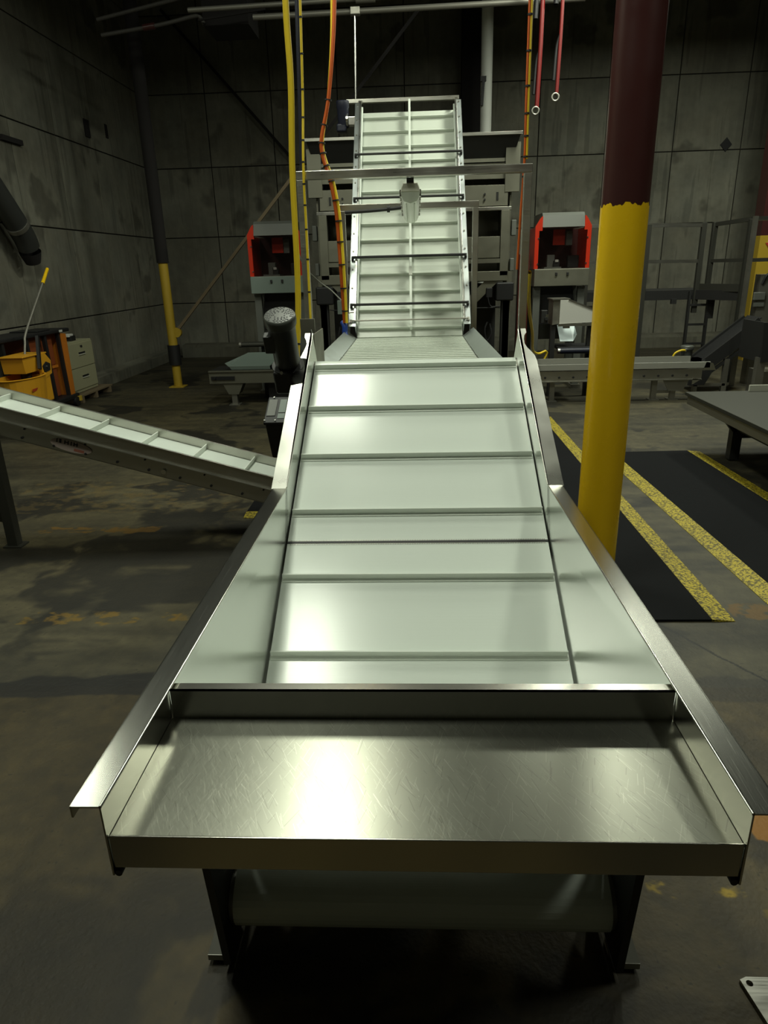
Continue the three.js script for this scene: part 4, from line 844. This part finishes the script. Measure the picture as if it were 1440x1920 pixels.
// column on the right with its red arrow sign
{
  const t = thing('far_column', 'dark maroon column with yellow foot and arrow sign at the right edge', 'column', [5.75, 0, 12]);
  mesh('shaft', B(5.5, 5.8, 1.95, TOP, 11.9, 12.2), M.maroon, t);
  mesh('yellow_base', B(5.5, 5.8, 0, 1.95, 11.9, 12.2), M.oldYellow, t);
}
{
  const t = thing('arrow_sign', 'red downward arrow sign with pale border on the right column', 'sign', [5.68, 1.9, 11.88]);
  const A = k => [[5.6, 2.27], [5.82, 2.27], [5.82, 2.12], [5.765, 2.12], [5.765, 1.84], [5.82, 1.84], [5.705, 1.70], [5.59, 1.84], [5.65, 1.84], [5.65, 2.12], [5.6, 2.12]].map(([x, y]) => [5.705 + (x - 5.705) * k, 2.0 + (y - 2.0) * (1 + (k - 1) * 0.5)]);
  const sign = std({ color: lin(0.40, 0.03, 0.02), roughness: 0.5 }), pale = std({ color: lin(0.5, 0.32, 0.26), roughness: 0.5 });
  mesh('border', prismG(A(1), 11.885, 11.895), sign, t);
  mesh('white_line', prismG(A(0.82), 11.88, 11.885), pale, t);
  mesh('face', prismG(A(0.62), 11.876, 11.88), sign, t);
}

// ================================================================ platform with railing
{
  const t = thing('access_platform', 'dark steel access platform with handrails behind the yellow column', 'platform', [3.9, 0, 10.7]);
  const D = 1.2, dk = M.oldSteel;
  mesh('deck', prismY([[2.4, 10.4], [4.0, 10.4], [4.42, 9.8], [4.42, 11.6], [2.4, 11.6]], D - 0.03, D), M.darkMetal, t);
  mesh('edge_beam', [bar(V(2.4, D - 0.05, 10.42), V(4.0, D - 0.05, 10.42), 0.05, 0.13), bar(V(4.0, D - 0.05, 10.42), V(4.42, D - 0.05, 9.82), 0.05, 0.13)], M.darkMetal, t);
  for (const [x, g, y0] of [[3.27, 10.4, 0], [4.02, 10.4, 0.9], [4.15, 10.35, 1.15], [4.38, 9.78, 0], [2.45, 10.4, 0]]) mesh('post', [B(x - 0.032, x + 0.032, y0, 2.1, g - 0.03, g + 0.03, 0.003)], M.oldSteel, t);
  mesh('top_rail', [bar(V(2.45, 2.1, 10.4), V(4.02, 2.07, 10.4), 0.04, 0.05)], M.steel, t);
  mesh('top_rail', [bar(V(4.15, 2.07, 10.35), V(4.38, 2.1, 9.78), 0.04, 0.05)], dk, t);
  mesh('mid_rail', [bar(V(2.45, 1.62, 10.4), V(4.02, 1.6, 10.4), 0.04, 0.045)], M.steel, t);
  mesh('mid_rail', [bar(V(4.15, 1.6, 10.35), V(4.38, 1.6, 9.78), 0.04, 0.045)], dk, t);
  mesh('toe_board', [bar(V(4.05, D + 0.05, 10.37), V(4.38, D + 0.05, 9.8), 0.01, 0.1)], dk, t);
  for (const x of [3.93, 4.2]) mesh('ladder_rail', bar(V(x, 0.0, 10.36), V(x, D, 10.38), 0.03, 0.06), M.darkMetal, t);
  for (let i = 0; i < 4; i++) mesh('ladder_rung', bar(V(3.93, 0.2 + i * 0.27, 10.36), V(4.2, 0.2 + i * 0.27, 10.36), 0.03, 0.03), M.darkMetal, t);
  mesh('bracket', B(4.2, 4.28, 0.82, 1.15, 10.34, 10.4), M.darkMetal, t);
  mesh('stop', B(3.68, 3.75, 1.03, 1.1, 10.36, 10.42), M.darkMetal, t);
  mesh('lower_beam', B(2.4, 3.3, 0.95, 1.02, 10.5, 10.56), M.dullSteel, t);
}
{
  const t = thing('guard_rail', 'short two bar guard rail in front of the yellow machine', 'railing', [4.7, 0, 9.5]);
  for (const x of [4.3, 5.1]) mesh('post', B(x - 0.025, x + 0.025, 0, 2.12, 9.475, 9.525), M.dullSteel, t);
  mesh('top_rail', bar(V(4.325, 2.09, 9.5), V(5.075, 2.09, 9.5), 0.04, 0.05), M.steel, t);
  mesh('mid_rail', bar(V(4.325, 1.6, 9.5), V(5.075, 1.6, 9.5), 0.04, 0.045), M.steel, t);
}
// ================================================================ low table on the right
{
  const t = thing('low_table', 'low steel work table standing on the right behind the mats', 'table', [3.2, 0, 5.4]);
  mesh('table_top', B(2.45, 4.2, 0.475, 0.505, 4.1, 6.3, 0.004), M.oldSteel, t);
  mesh('apron', [B(2.47, 2.5, 0.40, 0.475, 4.12, 6.28), B(2.5, 4.18, 0.40, 0.475, 6.25, 6.28)], M.dullSteel, t);
  for (const [x, g] of [[2.72, 5.8], [2.72, 4.3], [4.05, 5.8], [4.05, 4.3]]) {
    mesh('leg', B(x - 0.04, x + 0.04, 0.0135, 0.475, g - 0.04, g + 0.04), M.darkMetal, t);
  }
  mesh('brace', [bar(V(2.52, 0.47, 5.78), V(2.7, 0.25, 5.78), 0.04, 0.03), bar(V(2.72, 0.3, 5.8), V(2.72, 0.3, 4.3), 0.03, 0.06), bar(V(2.72, 0.22, 5.8), V(4.05, 0.22, 5.8), 0.03, 0.05)], M.darkMetal, t);
  mesh('back_upstand', B(3.0, 4.2, 0.505, 0.56, 6.26, 6.28), M.product, t);
}
// foot plate of a stand at the lower right corner
{
  const t = thing('stand_foot', 'steel foot plate with bolt holes at the lower right corner', 'stand', [0.84, 0, 1.13]);
  const hole = (x, g, r, sx = 1) => Array.from({ length: 14 }, (_, i) => [x + sx * r * Math.cos(i / 14 * 6.2832), g + r * Math.sin(i / 14 * 6.2832)]);
  mesh('base_plate', prismY([[0.768, 1.196], [0.785, 1.203], [0.93, 1.203], [0.93, 1.075], [0.80, 1.075], [0.788, 1.082]], 0, 0.01, [hole(0.787, 1.187, 0.008), hole(0.812, 1.092, 0.007, 1.6)]), M.steel, t);
  mesh('post', B(0.835, 0.885, 0.01, 0.75, 1.115, 1.165, 0.003), M.dullSteel, t);
  mesh('post_cap', B(0.83, 0.89, 0.75, 0.756, 1.11, 1.17), M.dullSteel, t);
}

// ================================================================ left wall: cleaning corner
{
  const t = thing('filing_cabinet', 'beige two drawer filing cabinet against the left wall', 'cabinet', [-4.78, 0.1, 9.45]);
  mesh('carcass', B(-4.94, -4.615, 0.11, 0.79, 9.02, 9.80, 0.008), M.beige, t);
  for (const [y0, y1] of [[0.155, 0.435], [0.445, 0.765]]) {
    const d = mesh('drawer', B(-4.615, -4.60, y0, y1, 9.04, 9.78, 0.004), M.beige, t);
    mesh('handle', [B(-4.60, -4.592, (y0 + y1) / 2 + 0.012, (y0 + y1) / 2 + 0.036, 9.34, 9.52)], M.black, d);
    mesh('handle_lip', B(-4.60, -4.585, (y0 + y1) / 2, (y0 + y1) / 2 + 0.012, 9.34, 9.52), M.product, d);
  }
  mesh('lock', [cyl(V(-4.605, 0.72, 9.42), V(-4.585, 0.72, 9.42), 0.012, 0.012, 10), B(-4.6, -4.595, 0.70, 0.73, 9.44, 9.47)], M.darkMetal, t);
}
{
  const t = thing('wood_pallet', 'flat wooden pallet under the filing cabinet', 'pallet', [-4.75, 0, 9.45]);
  for (let i = 0; i < 5; i++) mesh('deck_board', B(-4.93 + i * 0.088, -4.93 + i * 0.088 + 0.08, 0.085, 0.105, 9.02, 10.0), M.wood, t);
  for (const g of [9.03, 9.45, 9.9]) mesh('stringer', B(-4.92, -4.5, 0, 0.085, g, g + 0.06), M.wood, t);
}
solo('green_box', 'small green carton on top of the filing cabinet', 'box', [B(-4.8, -4.68, 0.79, 0.88, 9.05, 9.22, 0.003)], M.green);
{
  const t = thing('tape_dispenser', 'white and black gadget on top of the filing cabinet', 'gadget', [-4.74, 0.79, 9.42]);
  mesh('body', B(-4.8, -4.68, 0.79, 0.86, 9.36, 9.5, 0.01), M.black, t);
  mesh('white_cap', B(-4.78, -4.69, 0.845, 0.885, 9.33, 9.46, 0.008), M.white, t);
}
{
  const t = thing('janitor_cart', 'black janitor cart with orange bag panels against the left wall', 'cart', [-4.75, 0, 8.3]);
  mesh('top_shelf', [B(-4.94, -4.5, 0.955, 1.0, 7.35, 9.0, 0.015), B(-4.9, -4.55, 1.0, 1.015, 8.3, 8.6, 0.006)], M.black, t);
  mesh('shelf_tag', B(-4.50, -4.495, 0.965, 0.99, 8.72, 8.8), M.white, t);
  for (const g of [7.5, 8.0, 8.42, 8.76]) mesh('upright', bar(V(-4.55, 0.15, g + 0.02), V(-4.55, 0.955, g), 0.04, 0.05), M.black, t);
  mesh('orange_end', [prismX([[8.78, 0.95], [8.92, 0.93], [8.90, 0.16], [8.80, 0.14]], -4.66, -4.52)], M.orange, t);
  mesh('orange_bag', [B(-4.9, -4.62, 0.56, 0.95, 8.1, 8.74, 0.02), B(-4.9, -4.62, 0.16, 0.53, 8.1, 8.74, 0.02)], std({ color: lin(0.24, 0.055, 0.012), roughness: 0.6 }), t);
  mesh('bag_rim', B(-4.63, -4.6, 0.53, 0.56, 8.45, 8.74), M.orange, t);
  mesh('base', B(-4.94, -4.5, 0.09, 0.16, 7.35, 8.98, 0.02), M.black, t);
  for (const g of [7.5, 8.86]) mesh('wheel', [cyl(V(-4.52, 0.06, g), V(-4.48, 0.06, g), 0.06, 0.06, 18)], M.black, t);
  mesh('bumper', cyl(V(-4.49, 0.06, 8.93), V(-4.49, 0.12, 8.93), 0.035, 0.035, 14), M.oldYellow, t);
}
{
  const t = thing('mop_bucket', 'yellow mop bucket with wringer in front of the janitor cart', 'bucket', [-4.3, 0, 7.4]);
  // oval pail
  const ring = (k, y) => Array.from({ length: 25 }, (_, i) => { const a = i / 24 * Math.PI * 2; return V(-4.22 + 0.2 * k * Math.cos(a), y, 7.2 + 0.34 * k * Math.sin(a)); });
  const pos = [], skin = (r1, r2) => { for (let i = 0; i < 24; i++) for (const p of [r1[i], r1[i + 1], r2[i], r2[i], r1[i + 1], r2[i + 1]]) pos.push(p.x, p.y, p.z); };
  skin(ring(0.8, 0.12), ring(1, 0.62)); skin(ring(1, 0.62), ring(1.06, 0.63)); skin(ring(1.06, 0.63), ring(0.95, 0.635)); skin(ring(0.95, 0.635), ring(0.76, 0.15)); skin(ring(0.8, 0.12), ring(0.02, 0.12));
  const bg = new THREE.BufferGeometry(); bg.setAttribute('position', new THREE.Float32BufferAttribute(pos, 3)); bg.computeVertexNormals();
  mesh('pail', bg, new THREE.MeshStandardMaterial({ color: lin(0.62, 0.30, 0.015), roughness: 0.45, side: THREE.DoubleSide }), t);
  mesh('red_lettering', plate([V(-4.04, 0.49, 7.05), V(-4.04, 0.49, 7.2), V(-4.035, 0.52, 7.2), V(-4.035, 0.52, 7.05)], new THREE.Vector3(0.004, 0, 0)), std({ color: lin(0.42, 0.06, 0.02), roughness: 0.5 }), t);
  const w = mesh('wringer', [prismX([[7.2, 0.66], [7.62, 0.66], [7.64, 0.83], [7.18, 0.83]], -4.4, -4.16), prismX([[7.46, 0.55], [7.68, 0.60], [7.70, 0.74], [7.6, 0.83], [7.5, 0.83]], -4.16, -4.13), B(-4.38, -4.14, 0.3, 0.62, 7.48, 7.66, 0.02)], M.bucket, t);
  mesh('wringer_rim', [B(-4.42, -4.14, 0.825, 0.84, 7.16, 7.66, 0.005)], M.bucket, w);
  mesh('pivot', [prismX([[7.5, 0.70], [7.58, 0.74], [7.66, 0.71], [7.64, 0.64], [7.52, 0.63]], -4.13, -4.12), bar(V(-4.12, 0.68, 7.42), V(-4.15, 1.02, 7.55), 0.03, 0.05)], M.black, w);
  mesh('pivot_pin', cyl(V(-4.13, 0.685, 7.58), V(-4.11, 0.685, 7.58), 0.012, 0.012, 10), M.chrome, w);
  for (const [x, g] of [[-4.32, 7.0], [-4.12, 7.0], [-4.32, 7.4], [-4.12, 7.4]]) mesh('caster', [cyl(V(x - 0.015, 0.045, g), V(x + 0.015, 0.045, g), 0.045, 0.045, 14), B(x - 0.012, x + 0.012, 0.05, 0.13, g - 0.02, g + 0.02)], M.black, t);
}
{
  const t = thing('mop', 'mop with grey handle and yellow grip leaning in the bucket', 'mop', [-4.3, 0.7, 7.5]);
  mesh('handle', tube([V(-4.28, 0.72, 7.42), V(-4.29, 0.93, 7.52), V(-4.30, 1.08, 7.63), V(-4.3, 1.6, 8.2)], 0.013, 40, 8), M.galvPipe, t);
  mesh('grip', cyl(V(-4.3, 1.56, 8.16), V(-4.3, 1.72, 8.33), 0.02, 0.018, 12), M.yellow, t);
  mesh('mop_head', [lathe([[0.02, 0], [0.05, 0.05], [0.06, 0.2], [0.02, 0.24]], V(-4.27, 0.48, 7.38), V(-4.28, 0.72, 7.42), 14)], M.black, t);
}
// wall fittings on the left
solo('wall_bracket', 'black steel angle bolted high on the left wall', 'bracket', [B(-4.975, -4.93, 3.2, 3.26, 9.05, 9.52)], M.iron);
solo('wall_anchor', 'short dark anchor plate on the left wall towards the corner', 'bracket', [B(-4.976, -4.955, 3.62, 3.86, 11.5, 11.66)], M.iron);
solo('wall_anchor', 'smaller dark anchor plate on the left wall nearest the corner', 'bracket', [B(-4.976, -4.96, 3.72, 3.92, 12.28, 12.36)], M.iron);
{
  const t = thing('duct_elbows', 'pair of dark grey vent ducts slanting down the left wall', 'duct', [-4.8, 1.9, 8.8]);
  mesh('duct', tube([V(-4.72, 2.95, 7.9), V(-4.72, 2.5, 8.35), V(-4.72, 2.14, 8.7), V(-4.74, 1.98, 8.82)], 0.13, 30, 18), M.motor, t);
  mesh('duct', tube([V(-4.86, 2.95, 8.15), V(-4.86, 2.5, 8.65), V(-4.86, 2.2, 8.95), V(-4.88, 2.02, 9.06)], 0.095, 30, 18), M.motor, t);
  mesh('clamp', [cyl(V(-4.72, 2.235, 8.60), V(-4.72, 2.20, 8.64), 0.138, 0.138, 20)], M.dullSteel, t);
  mesh('duct_mouth', lathe([[0.09, 0], [0.12, 0.1], [0.13, 0.14]], V(-4.76, 1.80, 8.9), V(-4.74, 1.98, 8.82), 18), M.iron, t);
}
// left corner column with brace, back wall column and pipes
{
  const cx = -3.6, cg = 10.28, c = (y0, y1, r) => cyl(V(cx, y0, cg), V(cx, y1, cg), r, r, 24);
  const t = thing('braced_column', 'slim dark column with yellow lower half and diagonal brace on the left', 'column', [cx, 0, cg]);
  mesh('dark_shaft', c(1.77, TOP, 0.085), M.iron, t);
  mesh('yellow_lower', c(0.62, 1.77, 0.066), M.oldYellow, t);
  mesh('black_band', c(0.33, 0.62, 0.09), M.black, t);  // plain black band round the column, between its two yellow lengths
  mesh('yellow_foot', c(0.012, 0.33, 0.062), M.oldYellow, t);
  mesh('base_plate', B(cx - 0.11, cx + 0.11, 0, 0.012, cg - 0.11, cg + 0.11), M.oldYellow, t);
  mesh('brace_lug', cyl(V(cx + 0.08, 0.80, cg - 0.03), V(cx + 0.08, 0.80, cg + 0.03), 0.07, 0.07, 16), M.oldYellow, t);
  mesh('diagonal_brace', bar(V(cx + 0.1, 0.84, cg), V(-1.64, 2.84, cg), 0.04, 0.04), M.wood, t);
  mesh('upper_brace', bar(V(-1.64, 2.84, cg), V(0.1, 4.7, cg), 0.035, 0.035), M.iron, t);
}
solo('wall_brace', 'dark diagonal tie rod on the back wall at left', 'brace', [bar(V(-4.4, 5.98, 14.08), V(-2.2, 3.52, 14.08), 0.05, 0.05)], M.iron);
{
  const t = thing('wall_column', 'dark steel column on the back wall beside the white pipe', 'column', [1.03, 0, 13.9]);
  mesh('shaft', [B(0.87, 1.2, 0, TOP, 13.78, 13.81), B(0.87, 1.2, 0, TOP, 14.06, 14.09), B(1.02, 1.05, 0, TOP, 13.81, 14.06)], M.iron, t);
  mesh('base_plate', B(0.8, 1.27, 0, 0.03, 13.7, 13.88), M.iron, t);
}
{
  const t = thing('white_downpipe', 'thick white vertical pipe on the back wall', 'pipe', [1.19, 0, 12.5]);
  mesh('pipe', cyl(V(1.19, 0, 12.5), V(1.165, TOP, 12.5), 0.09, 0.09, 28), M.whitePipe, t);
  mesh('pipe_clip', [bar(V(1.10, 4.0, 12.4), V(1.12, 4.35, 12.4), 0.05, 0.04), B(1.07, 1.16, 4.33, 4.4, 12.38, 12.42)], M.black, t);
}
for (const [x, y, k, lab] of [[1.372, 3.17, 1.0, 'longer red hoist hose with ring end right of the white pipe'], [1.58, 3.294, 0.8, 'shorter red hoist hose with ring end nearer the maroon column']]) {
  const t = thing('hoist_hose', lab, 'hose', [x, y, 8.6], 'red hoist hoses');
  mesh('red_hose', tube([V(x - 0.01, y + 0.06, 8.6), V(x, y + 0.5, 8.6), V(x + 0.004, y + 1.0, 8.6), V(x + 0.005, 5.6, 8.6)], 0.024 * k, 40, 10), M.redPipe, t);
  mesh('black_sleeve', tube([V(x - 0.045, y + 0.2, 8.62), V(x - 0.03, y + 0.5, 8.62), V(x, y + 0.62, 8.6)], 0.018, 20, 8), M.black, t);
  mesh('upper_sleeve', tube([V(x - 0.06, y + 0.9, 8.63), V(x - 0.05, y + 1.3, 8.63), V(x - 0.03, 5.6, 8.63)], 0.026, 20, 8), M.black, t);
  mesh('ring', new THREE.TorusGeometry(0.036, 0.011, 10, 24).translate(x - 0.025, y + 0.035, -8.58), M.dullSteel, t);
}
{
  const t = thing('ceiling_pipes', 'pair of horizontal pipes with a hanging rod high above the conveyors', 'pipe', [-0.5, 4.3, 9]);
  mesh('upper_pipe', [cyl(V(-2.5, 4.40, 9), V(4.6, 4.62, 9.3), 0.026, 0.026, 12), cyl(V(-0.62, 4.45, 9.07), V(-0.4, 4.457, 9.08), 0.04, 0.04, 14)], M.galvPipe, t);
  mesh('lower_pipe', cyl(V(-1.77, 4.305, 9), V(1.9, 4.345, 9), 0.03, 0.03, 12), M.galvPipe, t);
  mesh('drop_rod', cyl(V(-0.66, 3.2, 9), V(-0.63, 4.31, 9), 0.011, 0.011, 10), M.chrome, t);
  mesh('rod_clamp', B(-0.68, -0.57, 4.28, 4.36, 8.96, 9.04, 0.01), M.dullSteel, t);
}
{
  const t = thing('sprinkler_pipes', 'dim sprinkler pipes with a red coupling in the upper left corner', 'pipe', [-3, 4.3, 9.5]);
  mesh('lower_pipe', tube([V(-3.72, 4.34, 9.5), V(-3.0, 4.42, 9.5), V(-2.58, 4.49, 9.5), V(-2.5, 4.47, 9.5), V(-2.46, 4.4, 9.5)], 0.022, 40, 10), M.dimPipe, t);
  mesh('red_coupling', cyl(V(-3.2, 4.398, 9.5), V(-3.06, 4.412, 9.5), 0.035, 0.035, 14), M.maroon, t);
  mesh('upper_pipe', cyl(V(-3.75, 4.5, 9.5), V(-2.7, 4.68, 9.5), 0.022, 0.022, 10), M.dimPipe, t);
  mesh('duct_box', [B(-2.5, -1.95, 4.42, 4.8, 9.6, 10.2), bar(V(-2.5, 4.42, 9.4), V(-1.7, 4.50, 9.4), 0.02, 0.02)], M.iron, t);
}
solo('diamond_plate', 'small black diamond shaped plate on the back wall at right', 'sign', [prismG([[5.688, 3.68], [5.79, 3.565], [5.688, 3.45], [5.585, 3.565]], 14.155, 14.172)], M.black);

renderer.render(scene, camera);
